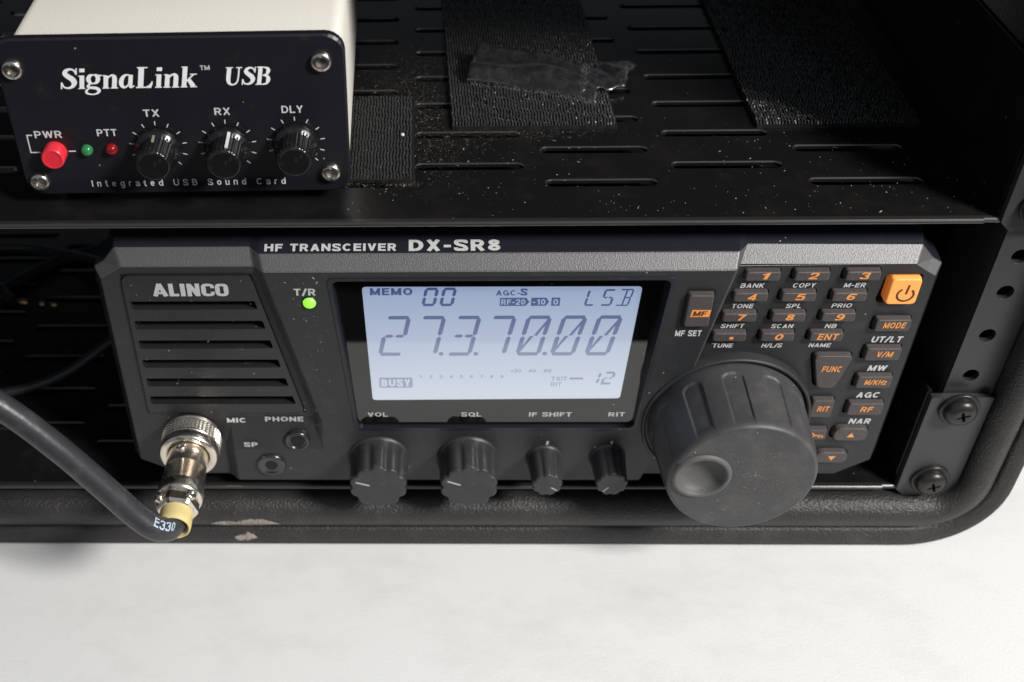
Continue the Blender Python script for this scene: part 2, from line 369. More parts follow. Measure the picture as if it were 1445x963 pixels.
def ribbon(mb, pts, y, tf=lambda x, z: (x, z), n=6):
    """variable width pen stroke through (x,z,width) points, Catmull-Rom"""
    P = [Vector(p) for p in pts]
    if len(P) > 2:
        Q = []
        for i in range(len(P)-1):
            a, b, c, d = P[max(i-1, 0)], P[i], P[i+1], P[min(i+2, len(P)-1)]
            for k in range(n):
                t = k/n
                Q.append(0.5*((2*b)+(c-a)*t+(2*a-5*b+4*c-d)*t*t+(3*b-a-3*c+d)*t**3))
        Q.append(P[-1])
    else: Q = [P[0]+(P[1]-P[0])*(k/4) for k in range(5)]
    L = []; Rr = []
    for i, q in enumerate(Q):
        t = Q[min(i+1, len(Q)-1)]-Q[max(i-1, 0)]; t = Vector((t.x, t.y, 0)).normalized(); nn = Vector((-t.y, t.x, 0))
        L.append((q.x+nn.x*q.z/2, q.y+nn.y*q.z/2)); Rr.append((q.x-nn.x*q.z/2, q.y-nn.y*q.z/2))
    b = len(mb.v)
    for l, r in zip(L, Rr):
        mb.v.append((*[tf(*l)[0]], y, tf(*l)[1])); mb.v.append((tf(*r)[0], y, tf(*r)[1]))
    for i in range(len(L)-1): mb.face((b+2*i, b+2*i+1, b+2*i+3, b+2*i+2))
def words(s, cx, cz, h, y, w=None, bold=0.0, shear=0.0, m=None, parent=None, name='caption', spacing=1.0, anchor='c', into=None):
    """h cap height, w total width, bold thickens the strokes"""
    W = min(.26, .155+bold*3)
    gap = .15*spacing
    GS = [glyph(c, W) for c in s]
    tot = sum(g[0] for g in GS)+gap*(len(s)-1)
    kx = h if w is None else w/tot
    ww = tot*kx
    ox = {'c': cx-ww/2, 'l': cx, 'r': cx-ww}[anchor]
    mb = into if into is not None else MB()
    x = 0; j = 0
    for wd, strokes in GS:
        for st in strokes:
            j += 1
            ribbon(mb, [(p[0], p[1], W) for p in st], y-.02*(j % 4), lambda a, b, x=x: (ox+(x+a+shear*(b-.5))*kx, cz-h/2+b*h), n=(3 if len(st) < 14 else 1))
        x += wd+gap
    if into is None: return finish(name, mb, m, parent, recalc=False)
def flat(mb, pts, y, tf=lambda x, z: (x, z)):
    mb.poly([(tf(a, b)[0], y, tf(a, b)[1]) for a, b in pts])

# ================================================================== THE SETTING
mb = MB()
mb.sheet(rpoly([(-900, -148), (900, -148), (900, 700), (-900, 700)], 15), [], at_z(-36.6), at_z(-62), 0)
o = finish('table_top', mb, m_table, None, bevel=3, bseg=3)
tag(o, 'white lightly mottled table top under the black rack case', 'table', kind='structure')

# ================================================================== RACK CASE
case = thing('rack_case', 'black textured plastic rack case with rounded rim standing on the white table', 'rack case', (-91, 140, -36.5))
XI0, XI1, ZI0, ZI1 = -333, 151, -15.5, 207
def case_loop(s, y):
    a, b = s, s
    x0, x1 = XI0-15.5*s, XI1+15.5*s; z0, z1 = ZI0-20.9*s, ZI1+20*s; r = 9+19.5*s
    return [(p[0], y, p[1]) for p in rrect(x0, x1, z0, z1, r, 14)]
prof = [(0, 292), (0, 60), (0, 8), (0, 0.5)]
for k in range(0, 13):
    a = math.pi-math.pi*k/12*0.93
    prof.append((0.312+0.312*math.cos(a), -0.7-6.3*math.sin(a)))
prof += [(0.60, -1.6), (0.625, -2.2), (0.65, -3.6), (0.70, -4.4), (0.85, -5.4), (0.95, -5.8), (0.985, -5.2), (1.0, -3.6), (1.0, 20), (1.0, 292)]
mb = MB(); mb.loops([case_loop(s, y) for s, y in prof]+[case_loop(0, 292)], False, False, 0, True)
finish('case_shell', mb, m_case, case)
mb = MB(); mb.box(-332, 150, 286, 289, 192, 206); finish('reflection_blocker', mb, m_dark, case)  # unseen black strip added to cut reflections in the upper shelf
# rack rails: holes follow the 15.9 / 15.9 / 12.7 mm rack spacing
def rail(x0, x1, parent, sgn):
    hs = []; z = -7.9; k = 0; seq = [31.75, 12.7, 15.875, 15.875]
    zz = [-7.9, 7.97, 23.85, 35.6, 51.6, 67.8, 80.6, 96.4, 112.3, 125, 140.9, 156.8, 169.5, 185.4]
    xc = (x0+x1)/2-sgn*1.2
    mb = MB()
    mb.sheet([(x0, -15), (x1, -15), (x1, 206), (x0, 206)], [circ(xc, q, 2.45, 20) for q in zz], at_y(1.6), at_y(3.6))
    xi = x0 if sgn > 0 else x1
    mb.box(min(xi, xi+2*sgn), max(xi, xi+2*sgn), 3.7, 28, -15, 206)
    return finish('rack_rail', mb, m_ear, parent, bevel=0.25, bseg=1)
rail(135.6, 150.7, case, 1)
rail(-332.7, -317.6, case, -1)

# ================================================================== SHELVES
def stadium(x0, x1, yc, w, n=5):
    r = w/2; pts = []
    for cx, a0 in ((x1-r, -90), (x0+r, 90)):
        for k in range(n+1):
            a = R(a0+180*k/n); pts.append((cx+r*math.cos(a), yc+r*math.sin(a)))
    return pts
def screw_pan(x, z, y, parent, name='screw'):
    mb = MB()
    mb.lathe((x, y, z), (0, -1, 0), [(6.2, 0), (6.2, 0.9), (5.9, 1.2)], 32, cap1=True)          # washer
    mb.lathe((x, y, z), (0, -1, 0), [(5.0, 1.2), (5.0, 2.0), (4.7, 2.9), (3.9, 3.7), (2.9, 4.1), (2.4, 4.2)], 32, cap1=False)
    # cross recess: star shaped floor
    n = 32
    def rm(r, t, th): return r
    c = []
    star = []
    for k in range(n):
        th = 2*math.pi*k/n; q = abs(math.cos(2*(th+0.35)))**3
        star.append(q)
    u = Vector((0, -1, 0)).cross(Vector((0, 0, 1))).normalized(); v = u.cross(Vector((0, -1, 0)))
    def ring(rf, t): return [Vector((x, y-t, z))+(u*math.cos(2*math.pi*k/n)+v*math.sin(2*math.pi*k/n))*rf(star[k]) for k in range(n)]
    mb.loops([ring(lambda s: 2.4, 4.2), ring(lambda s: 0.7+1.6*s, 4.2), ring(lambda s: 0.5+1.2*s, 2.6)], False, True)
    return finish(name, mb, m_screwb, parent)
def shelf(zt, label, hooks, wing_h):
    t = thing('rack_shelf', label, 'shelf', (-91, 120, zt-1.5), 'black slotted rack shelves')
    X0, X1 = -313, 131.4
    # top sheet with staggered slots: every column of slots is one strip of the sheet
    mb = MB()
    cols = range(-9, 4)
    cen = [-12.2+37.6*k for k in cols]
    Y0, Y1 = 0.9, 285.0
    for k, xc in zip(cols, cen):
        a = max(xc-18.8, X0); b = min(xc+18.8, X1)
        if k == cols[0]: a = X0
        if k == cols[-1]: b = X1
        base = 28.1 if k % 2 == 0 else 18.8
        holes = []
        yy = base
        while yy < Y1-8:
            if xc+16 < X1-1 and xc-16 > X0+1: holes.append((xc-15.9, xc+15.9, yy))
            yy += 18.35
        mb.sheet([(a, Y0), (b, Y0), (b, Y1), (a, Y1)], [stadium(h_[0]-.3, h_[1]+.3, h_[2], 4.1) for h_ in holes], at_z(zt), None)
        for h_ in holes:
            q0 = stadium(h_[0]-.3, h_[1]+.3, h_[2], 4.1); q1 = stadium(*h_, 3.5)
            mb.loops([[(p[0], p[1], zt) for p in q0], [(p[0], p[1], zt-.12) for p in q0[:0]] or [(p[0]*.5+r_[0]*.5, p[1]*.5+r_[1]*.5, zt-.1) for p, r_ in zip(q0, q1)], [(p[0], p[1], zt-.4) for p in q1]], False, False, 1)
            mb.loops([[(p[0], p[1], zt-.4) for p in q1], [(p[0], p[1], zt-1.4) for p in q1]], False, False)
    finish('tray', mb, [m_shelf, m_lip], t)
    # rolled front lip, cut back at both ends
    mb = MB()
    lp = [(0.9, zt), (0.4, zt)]
    for k in range(7):
        a = R(90+90*k/6*1.6); lp.append((-0.3+0.85*math.cos(a), zt-0.85+0.85*math.sin(a)))
    lp += [(0.6, zt-2.0), (0.9, zt-1.6)]
    for (a, b, dy) in ((X0+4.5, X1-4.8, 0.0), (X1-4.8, X1-0.2, 0.5), (X0+0.2, X0+4.5, 0.5)):
        L0 = [(a, q[0]+dy*(q[0] < .8), q[1]) for q in lp]; L1 = [(b, q[0]+dy*(q[0] < .8), q[1]) for q in lp]
        mb.loops([L0, L1], True, True)
    finish('front_lip', mb, m_lip, t)
    # side wings folded up and the mounting ears
    for sg, xw in ((1, X1), (-1, X0)):
        mb = MB()
        mb.box(min(xw, xw+1.6*sg), max(xw, xw+1.6*sg), 2.6, 285, zt-1.4, zt+wing_h)
        finish('side_wing', mb, m_shelf, t, bevel=0.5)
        mb = MB()
        xa, xb = (131.2, 150.2) if sg > 0 else (-332.2, -313.2)
        mb.sheet(rpoly([(xa, zt-1.0), (xa+3 if sg > 0 else xa, zt-3.8), (xb if sg > 0 else xb-3, zt-3.8), (xb, zt-1.0 if sg < 0 else zt-2), (xb, zt+40.5), (xa, zt+40.5)], 0.6), [], at_y(-1.2), at_y(0.9))
        e = finish('mounting_ear', mb, m_ear, t, bevel=0.35)
        xc = 140.6 if sg > 0 else -322.6
        for dz in (4.2, 36.0): screw_pan(xc, zt+dz, -1.2, e)
    return t
shelf(95, 'upper black slotted steel shelf with hook strips and the small cream box on it', True, 40)
shelf(-11.6, 'lower black steel shelf carrying the radio, in the bottom of the case', False, 40)

# ================================================================== HOOK AND LOOP STRIPS
def hook_strip(x0, x1, y0, y1, z, label, worn=None, nx=0.95, ny=1.7, skew=0.0):
    t = thing('hook_strip', label, 'hook tape', ((x0+x1)/2, (y0+y1)/2, z), 'black hook and loop strips stuck on the upper shelf')
    mb = MB()
    out = []
    n = 26
    for k in range(n+1): out.append((x0+(x1-x0)*k/n, y0+random.uniform(-.25, .25)))
    for k in range(1, n+1): out.append((x1+random.uniform(-.1, .15)+skew*k/n, y0+(y1-y0)*k/n))
    for k in range(1, n+1): out.append((x1-(x1-x0)*k/n+skew, y1))
    for k in range(1, n): out.append((x0+random.uniform(-.15, .1)+skew*(1-k/n), y1-(y1-y0)*k/n))
    mb.sheet(out, [], at_z(z+1.1), at_z(z+0.05))
    finish('backing', mb, m_velcro, t)
    mb = MB()
    j = 0; y = y0+0.6
    while y < y1-0.4:
        x = x0+0.5
        while x < x1-0.3:
            if not (worn and random.random() < worn):
                q = random.uniform(-.04, .04); h = random.uniform(.55, 1.15); s = .19
                if random.random() < .06: x += nx; continue
                xx = x+q+.14*math.sin(y*.9+x*.13)+.1*math.sin(y*2.7+x)+skew*(y-y0)/(y1-y0); zb = z+1.1
                b = len(mb.v); l = random.uniform(.25, .5)
                mb.v += [(xx-s, y-s, zb), (xx+s, y-s, zb), (xx+s, y+s, zb), (xx-s, y+s, zb),
                         (xx-s+q, y-s+.45, zb+h), (xx+s+q, y-s+.45, zb+h+random.uniform(-.12, .12)), (xx+s+q, y+s+l, zb+h*.8), (xx-s+q, y+s+l, zb+h*.8)]
                for f in ((0, 1, 5, 4), (1, 2, 6, 5), (2, 3, 7, 6), (3, 0, 4, 7), (4, 5, 6, 7)): mb.face([b+i for i in f])
            x += nx
        y += ny*.5; j += 1
    h = finish('hooks', mb, m_hook, t, recalc=False); h['kind'] = 'stuff'
    return t
hook_strip(-78.5, -28.3, 19.3, 68.7, 95, 'short black hook strip sticking out from under the cream box, a white crumb on it')
hook_strip(-16.7, 34.0, 49.3, 150, 95, 'long middle black hook strip with a curled scrap of film lying on it', skew=-1.5)
hook_strip(76.4, 126.5, 49.0, 150, 95, 'shaded black hook strip beside the right shelf wall', skew=0.5)

# curled scrap of black film with a fuzzy underside, lying on the middle strip
t = thing('film_scrap', 'torn curled scrap of shiny black film with fuzzy edges on the middle strip', 'adhesive scrap', (12, 80, 96.9))
def ss(a, b, x):
    t = max(0, min(1, (x-a)/(b-a))); return t*t*(3-2*t)
def film(u, v):
    # u along (left->right) 0..1, v across (near->far) 0..1
    x0 = -11.5+4.2*v; y0 = 75.5+15.5*v
    x1 = 29+2*v; y1 = 62.5+15.0*v
    x = x0+(x1-x0)*u; y = y0+(y1-y0)*u+1.5*math.sin(u*3.1)
    z = 97.9+3.0*ss(0, .3, v)+2.6*ss(.72, 1, v)*(1-.75*u)-1.4*max(0, u-.6)/.4+.6*(1-u)
    z += .35*math.sin(u*9+v*3)+.25*math.sin(v*8-u*5)+(.5*math.sin(u*31+v*9)*max(0, u-.65))
    return (x, y, z)
def grid_sheet(fn, nu, nv, th):
    mb = MB(); b = 0
    for k in (0, 1):
        for i in range(nu+1):
            for j in range(nv+1):
                p = fn(i/nu, j/nv); mb.v.append((p[0], p[1], p[2]-k*th))
    N = (nu+1)*(nv+1); W = nv+1
    for k in (0, 1):
        for i in range(nu):
            for j in range(nv):
                a = k*N+i*W+j; q = (a, a+W, a+W+1, a+1); mb.face(q if k == 0 else q[::-1], 0, True)
    for i in range(nu):
        for j in (0, nv): a = i*W+j; mb.face((a, a+W, N+a+W, N+a), 0)
    for j in range(nv):
        for i in (0, nu): a = i*W+j; mb.face((a, a+1, N+a+1, N+a), 0)
    return mb
finish('film', grid_sheet(film, 40, 16, 0.35), m_tape, t)
def film2(u, v):
    x = 24+18.5*u+2*v-3.0*(1-v)*u; y = 66+11*u*0.6+19*v*(1-.28*u)+1.6*math.sin(v*7)*u
    z = 98.2+1.3*math.sin(v*3.1)+.8*math.sin(u*6+v*4)+.5*math.sin(u*17+v*13)
    return (x, y, z)
finish('torn_end', grid_sheet(film2, 22, 16, 0.35), m_tape, t)
mb = MB()
for k in range(1500):
    q = random.random()
    if q < .6:
        u = random.random()**.8; p = film(u, random.uniform(-.04, .06)); p = (p[0], p[1]-random.uniform(0, 2.2), random.uniform(97.2, p[2]-.2))
    elif q < .85: p = film2(random.uniform(0, .12)+.03, random.random()); p = (p[0]+random.uniform(-1, 1), p[1], p[2]+random.uniform(0, .8))
    else: p = film2(random.uniform(.85, 1.02), random.random()); p = (p[0], p[1], p[2]+random.uniform(-.6, .4))
    d = Vector((random.uniform(-1, 1), random.uniform(-1, 1), random.uniform(-.3, 1))).normalized()*random.uniform(.4, 1.5); e = Vector((random.uniform(-1, 1), random.uniform(-1, 1), 0))*.09
    p = Vector(p); mb.poly([p-e, p+e, p+d*.6+e*.6+Vector((.1, 0, .1))]); mb.poly([p+d*.6-e*.5, p+d*.6+e*.6, p+d])
h = finish('fuzz', mb, m_fuzz, t, recalc=False); h['kind'] = 'stuff'

# ================================================================== SMALL CREAM BOX (sound card)
box = thing('sound_card_box', 'small cream metal box with black faceplate and three knobs on the upper shelf', 'sound card', (-92, 60, 98), rz=R(0.8))
PY = 8.0
for (cx, cy) in ((-126, 20), (-56, 20), (-126, 105), (-56, 105)):
    mb = MB(); mb.lathe((cx, cy, 96.4), (0, 0, 1), [(5, 0), (5, 3.4)], 20, cap0=True); finish('foot', mb, m_dark, box)
mb = MB()
pr = rrect(-134.6, -47.6, 99.4, 144.9, 3.4, 6)
mb.loops([[(x, 10.6, z) for x, z in pr], [(x, 118, z) for x, z in pr]], True, True, 0, True)
finish('enclosure', mb, m_cream, box, bevel=0)
plate_o = rrect(-137.8, -46.9, 99.3, 146.2, 5.2, 6)
def inset(pts, d):
    c = Vector((sum(p[0] for p in pts)/len(pts), sum(p[1] for p in pts)/len(pts)))
    w_ = max(p[0] for p in pts)-min(p[0] for p in pts); h_ = max(p[1] for p in pts)-min(p[1] for p in pts)
    return [(c.x+(p[0]-c.x)*(1-2*d/w_), c.y+(p[1]-c.y)*(1-2*d/h_)) for p in pts]
mb = MB()
mb.loops([[(x, 10.6, z) for x, z in plate_o], [(x, 8.5, z) for x, z in plate_o], [(x, 8.0, z) for x, z in inset(plate_o, .5)]], True, True)
plate = finish('faceplate', mb, m_plate, box, bevel=0)
for x, z in ((-134.0+.6, 138.0), (-53.1, 138.9), (-133.4, 103.9), (-52.2, 105.6)):
    mb = MB()
    mb.lathe((x, PY, z), (0, -1, 0), [(2.75, 0), (2.75, .9), (2.3, 1.5), (1.5, 1.5)], 28, cap1=False)
    L = []
    for rr, tt in ((1.5, 1.5), (1.4, 0.3)): L.append([(x+rr*math.cos(R(60*(k//2)+(20 if k % 2 else -20)+10)), PY-tt, z+rr*math.sin(R(60*(k//2)+(20 if k % 2 else -20)+10))) for k in range(12)])
    mb.loops(L, False, True)
    finish('hex_screw', mb, m_steel, box)
# red push button and two lamps
mb = MB()
mb.lathe((-127.2, PY, 113.2), (0, -1, 0), [(3.2, 0), (3.2, 3.6), (2.9, 4.2), (2.5, 4.3), (2.3, 4.1)], 28)
finish('push_button', mb, m_red, box)
for x, z, m_, in ((-118.5, 113.7, m_greenled), (-111.7, 113.9, m_redled)):
    mb = MB(); mb.lathe((x, PY, z), (0, -1, 0), [(1.65, 0), (1.65, .5), (1.5, 1.1), (1.1, 1.6), (.5, 1.85), (.05, 1.9)], 20)
    finish('indicator_lamp', mb, m_, box)
# three knobs
def knurl(r, t, th): return r*(1+.035*math.cos(th*26)) if 3.2 < t < 9.6 else r
for x, z, kind, pa in ((-98.8, 114.2, 0, 92), (-79.9, 114.3, 1, 78), (-61.2, 114.9, 2, 70)):
    mb = MB()
    mb.lathe((x, PY, z), (0, -1, 0), [(6.2, 0.3), (6.4, 1.2), (6.1, 2.6), (4.9, 3.1), (4.75, 3.3), (4.55, 9.4), (4.3, 10.0), (3.9, 10.1), (3.7, 9.95)], 104, knurl, cap0=True)
    kn = finish('knob', mb, m_gknob, box)
    if kind != 2:
        mb = MB(); a = R(pa)
        d = Vector((math.cos(a), 0, math.sin(a))); n_ = Vector((-d.z, 0, d.x))*(.42 if kind == 1 else .3)
        pts = [(5.9, 2.8), (4.95, 3.2), (4.9, 9.0)] if kind == 1 else [(6.2, 1.9), (5.2, 3.0), (4.95, 5.5)]
        L = [[Vector((x, PY-t_, z))+d*(r_+.05)-n_, Vector((x, PY-t_, z))+d*(r_+.05)+n_, Vector((x, PY-t_, z))+d*(r_-.3)+n_, Vector((x, PY-t_, z))+d*(r_-.3)-n_] for r_, t_ in pts]
        mb.loops(L, True, True)
        finish('pointer', mb, m_white if kind == 1 else m_residue, kn)
    mb = MB()
    for k in range(11):
        a = R(225-27*k)
        if abs(a-R(225)) < .01 and kind == 1: continue
        d = Vector((math.cos(a), 0, math.sin(a))); n_ = Vector((-d.z, 0, d.x))*.14
        c = Vector((x, PY-.06, z)); mb.poly([c+d*6.75-n_, c+d*7.95-n_, c+d*7.95+n_, c+d*6.75+n_])
    finish('dial_marks', mb, m_white, plate)
YL = PY-.07
for s, x, z, w_, h_ in (('TX', -99.3, 124.6, 4.3, 2.15), ('RX', -80.3, 124.8, 4.2, 2.15), ('DLY', -61.6, 125.1, 5.7, 2.15), ('PTT', -112.2, 118.9, 5.4, 2.15), ('PWR', -128.2, 118.6, 7.5, 2.2)):
    words(s, x, z, h_, YL, w_, .004, 0, m_white, plate)
words('Integrated USB Sound Card', -92.1, 102.9, 2.05, YL, 54.2, .0, 0, m_white, plate, spacing=3.6)
mb = MB()
for q in (((-132.6, 118.6), (-134.2, 118.6), (-134.2, 118.2), (-132.6, 118.2)), ((-134.2, 118.2), (-133.85, 118.2), (-133.85, 112.9), (-134.2, 112.9)), ((-133.85, 113.25), (-131.4, 113.25), (-131.4, 112.9), (-133.85, 112.9)), ((-123.6, 113.5), (-121.7, 113.5), (-121.7, 113.1), (-123.6, 113.1))): flat(mb, q, YL)
finish('bracket_mark', mb, m_white, plate)
words('TM', -83.4, 137.5, 1.3, YL, 2.5, 0, 0, m_white, plate)
# bold italic serif name, drawn stroke by stroke
GL = {
 'S': (.60, [[(.545,.72,.05),(.50,.86,.07),(.36,.945,.09),(.20,.88,.15),(.155,.74,.18),(.27,.60,.21),(.42,.47,.22),(.50,.30,.20),(.43,.12,.14),(.27,.05,.09),(.12,.11,.07),(.05,.29,.05)], [(.565,.68,.05),(.565,.99,.05)], [(.035,.01,.05),(.035,.33,.05)]]),
 'i': (.30, [[(.155,.03,.17),(.155,.64,.17)], [(.02,.615,.05),(.16,.615,.05)], [(.03,.025,.05),(.28,.025,.05)], [(.155,.80,.19),(.155,.97,.19)]]),
 'g': (.55, [[(.25,.66,.06),(.12,.62,.14),(.07,.45,.16),(.14,.29,.13),(.25,.25,.06),(.36,.29,.13),(.42,.45,.16),(.37,.62,.14),(.25,.66,.06)], [(.38,.60,.06),(.55,.64,.07)], [(.14,.26,.08),(.06,.14,.10),(.12,.07,.12),(.35,.03,.14),(.47,-.08,.13),(.40,-.22,.09),(.22,-.27,.06),(.05,-.22,.09),(.0,-.11,.09),(.10,.02,.06)]]),
 'n': (.60, [[(.14,.03,.17),(.14,.62,.17)], [(.01,.615,.05),(.15,.615,.05)], [(.20,.48,.05),(.30,.61,.08),(.40,.61,.13),(.45,.48,.17),(.45,.03,.17)], [(.02,.025,.05),(.27,.025,.05)], [(.33,.025,.05),(.59,.025,.05)]]),
 'a': (.57, [[(.40,.58,.08),(.30,.64,.07),(.16,.57,.13),(.08,.36,.17),(.10,.14,.15),(.20,.04,.10),(.31,.12,.06),(.38,.28,.05)], [(.42,.64,.15),(.41,.14,.16)], [(.41,.14,.16),(.45,.05,.10),(.56,.12,.05)]]),
 'L': (.68, [[(.20,.04,.20),(.20,.96,.20)], [(.04,.965,.055),(.42,.965,.055)], [(.03,.03,.06),(.60,.03,.06)], [(.42,.05,.08),(.55,.10,.12),(.62,.32,.03)]]),
 'k': (.62, [[(.14,.03,.17),(.14,.98,.17)], [(.01,.965,.05),(.15,.965,.05)], [(.02,.025,.05),(.27,.025,.05)], [(.20,.28,.06),(.46,.61,.06)], [(.33,.62,.05),(.58,.62,.05)], [(.28,.40,.14),(.49,.04,.18)], [(.37,.025,.05),(.62,.025,.05)]]),
 'U': (.78, [[(.19,.97,.19),(.18,.32,.19),(.26,.09,.13),(.40,.03,.08),(.54,.10,.08),(.62,.32,.07),(.63,.97,.07)], [(.03,.965,.05),(.36,.965,.05)], [(.50,.965,.05),(.77,.965,.05)]]),
 'B': (.70, [[(.18,.03,.19),(.18,.97,.19)], [(.02,.965,.06),(.34,.965,.06)], [(.02,.03,.06),(.36,.03,.06)], [(.33,.965,.06),(.50,.90,.13),(.54,.75,.18),(.48,.58,.11),(.30,.53,.05)], [(.30,.53,.05),(.52,.47,.13),(.58,.28,.19),(.52,.09,.12),(.34,.03,.06)]]),
 ' ': (.5, [])}
def serif(s, x0, x1, zb, h, y, parent, track=.02):
    tot = sum(GL[c][0]+track for c in s); k = (x1-x0)/tot; mb = MB(); x = 0; j = 0
    for c in s:
        for st in GL[c][1]:
            j += 1; ribbon(mb, st, y-.02*(j % 4), lambda a, b, x=x: (x0+(x+a+.16*(b-.3))*k, zb+b*h))
        x += GL[c][0]+track
    return finish('nameplate_lettering', mb, m_bright, parent, recalc=False)
serif('SignaLink', -121.7, -85.6, 132.0, 6.0, YL, plate)
serif('USB', -78.7, -66.4, 132.4, 5.2, YL, plate)

# ================================================================== TRANSCEIVER
radio = thing('radio_transceiver', 'dark grey radio transceiver with lit blue screen, big tuning knob and orange button', 'radio', (0, 120, -10.2))
mb = MB(); mb.box(-116, 116, 12.5, 262, -7.5, 85.0)
finish('cabinet', mb, m_navy, radio, bevel=1.5)
for x in (-95, 95):
    for y in (30, 240):
        mb = MB(); mb.lathe((x, y, -10.1), (0, 0, 1), [(8, 0), (8, 2.7)], 24, cap0=True); finish('foot', mb, m_dark, radio)
# --- front panel, a grid of stations across and rows up; the middle stands 3 mm proud
rows = [-6.2, 0.5, 8.0, 17.4, 20.2, 22.0, 75.0, 76.9, 79.4]
def lin(z, z0, x0, z1, x1): return x0+(x1-x0)*(z-z0)/(z1-z0)
def xLb(z): return lin(z, 20, -60.8, 86, -76.2) if z >= 20 else -60.8
def xLt(z): return xLb(z)+3.0
def xRt(z): return lin(z, 41, 55.2, 79.5, 62.1) if z >= 20 else lin(z, -6, 45.5, 20, 53.2)
def xRb(z): return xRt(z)+(1.68 if z > 18 else .5)
def xO(z, sg):
    if z >= 79: return 112.8*sg
    if z > 76: return 116.5*sg
    if z <= -6: return (-110.5 if sg < 0 else 109.5)
    return (-119.4 if sg < 0 else 119.6) if z <= 75 else 118.6*sg
def grR(z): return lin(z, 22, -63.2, 77, -75.6)
def stations(z):
    wl = lin(z, 17.4, -46.8, 76.9, -53.0); wr = lin(z, 17.4, 40.9, 76.9, 45.0)
    lower = z < 21
    ys = 0.0 if z >= 20 else (-3.0 if z <= 8 else -3.0*(20.2-z)/12.2)
    return [(xO(z, -1), 0), (-113.6 if z < 79 else -111.8, 0), (-90.5, 0), (-87.0, ys), (min(grR(z), xLb(z)-1.5) if not lower else xLb(z)-2.4, ys), (xLb(z), ys), (xLt(z), -3), (wl, -3), (wr, -3), (xRt(z), -3), (xRb(z), 0), (xO(z, 1), 0)]
mb = MB()
G = []
for z in rows:
    st = stations(z); row = []
    for i, (x, y) in enumerate(st):
        zz = z
        if z == -6.2 and i == 0: zz = -4.5
        row.append((x, y, zz))
    G.append(row)
nC = 12
idx = {}
for r_, row in enumerate(G):
    for c_, p in enumerate(row): idx[r_, c_] = len(mb.v); mb.v.append(p)
for r_ in range(len(rows)-1):
    for c_ in range(nC-1):
        z0, z1 = rows[r_], rows[r_+1]
        if 1 <= c_ <= 3 and z0 >= 22 and z1 <= 76.9: continue           # grille opening
        if c_ == 7 and z0 >= 17.4 and z1 <= 76.9: continue              # window opening
        if c_ == 10: continue                                           # keypad plate
        mb.face((idx[r_, c_], idx[r_, c_+1], idx[r_+1, c_+1], idx[r_+1, c_]), 1 if c_ == 9 and z0 > 18 else 0)
# chamfers all round: top silver, the rest dark
nr = len(rows)-1
topA = [G[nr][c] for c in range(nC)]
def off(p, dx, dy, dz): return (p[0]+dx, p[1]+dy, p[2]+dz)
def strip(A, B, mi):
    for i in range(len(A)-1): mb.poly([A[i], A[i+1], B[i+1], B[i]], mi)
topB = [off(p, (-2.2 if i == 0 else 2.2 if i == nC-1 else 0), 3.9, 3.9+(.4 if i < 6 else 0)) for i, p in enumerate(topA)]
topB = [(p[0]+{5: -1.0, 6: -1.2, 9: 1.0, 10: 1.6}.get(i, 0), p[1], p[2]) for i, p in enumerate(topB)]
topC = [off(p, (-1.5 if i == 0 else 1.5 if i == nC-1 else 0), 13-p[1]+3.9*0, 0) for i, p in enumerate(topB)]
topC = [(p[0], 14.0, 88.0) for p in topC]
strip(topA, topB, 1); strip(topB, topC, 2)
for sg, c_ in ((-1, 0), (1, nC-1)):
    A = [G[r_][c_] for r_ in range(nr, -1, -1)]
    B = [topB[c_]]; C = [topC[c_]]
    for i, p in enumerate(A):
        if i == 0: continue
        dz = 2.0 if p[2] > 74 else (-.5 if p[2] < -3 else 0)
        B.append((p[0]+2.6*sg, p[1]+3.9, p[2]+dz)); C.append((p[0]+2.9*sg, 14.0, p[2]+dz*1.5))
    k = 2
    strip(A[:k+1], B[:k+1], 1); strip(A[k:], B[k:], 2); strip(B, C, 2)
botA = [G[0][c] for c in range(nC)]
botB = [off(p, 0, 1.0-0, -1.2) for p in botA]; botC = [(p[0], 14, p[2]-.3) for p in botB]
strip(botA, botB, 0); strip(botB, botC, 0)
panel = finish('front_panel', mb, [m_radio, m_silver, m_navy], radio, bevel=0.45, bseg=2, bang=22)
# closed back of the window / grille / keypad openings
mb = MB(); mb.box(-116, 116, 6.2, 12.4, -4, 78); finish('chassis', mb, m_dark, radio)

# --- speaker grille
gp = [(-113.7, 21.9), (-63.1, 21.9), (-75.5, 77.0), (-113.7, 77.0)]
def gR(z): return lin(z, 21.9, -63.1, 77, -75.5)
mb = MB()
slots = []
for zt_, zb_ in ((67.4, 64.3), (60.0, 56.8), (52.4, 49.2), (44.7, 41.5), (37.0, 33.7), (29.4, 26.1)):
    slots.append(rpoly([(-112.0, zb_), (gR(zb_)-2.0, zb_), (gR(zt_)-2.0, zt_), (-112.0, zt_)], .5, 2))
outer = rpoly([(-113.3, 22.4), (-63.5, 22.4), (-75.75, 76.6), (-113.3, 76.6)], [1.2, 1.5, 2.5, 2.5], 4)
mb.sheet(outer, slots, at_y(-0.7), at_y(2.6))
g = finish('speaker_grille', mb, m_grille, radio, bevel=0.3, bseg=2)
mb = MB(); mb.sheet(rpoly(gp, .5), [], at_y(3.0), at_y(3.6)); finish('speaker_cloth', mb, m_mesh, g)
# groove around the grille
mb = MB(); mb.sheet([(-115.5, 20.5), (-61.5, 20.5), (-74, 78.3), (-115.5, 78.3)], [rpoly([(-113.35, 22.35), (-63.45, 22.35), (-75.7, 76.65), (-113.35, 76.65)], [1.2, 1.5, 2.5, 2.5], 4)], at_y(0.5), at_y(1.5))
finish('grille_groove', mb, m_dark, g)
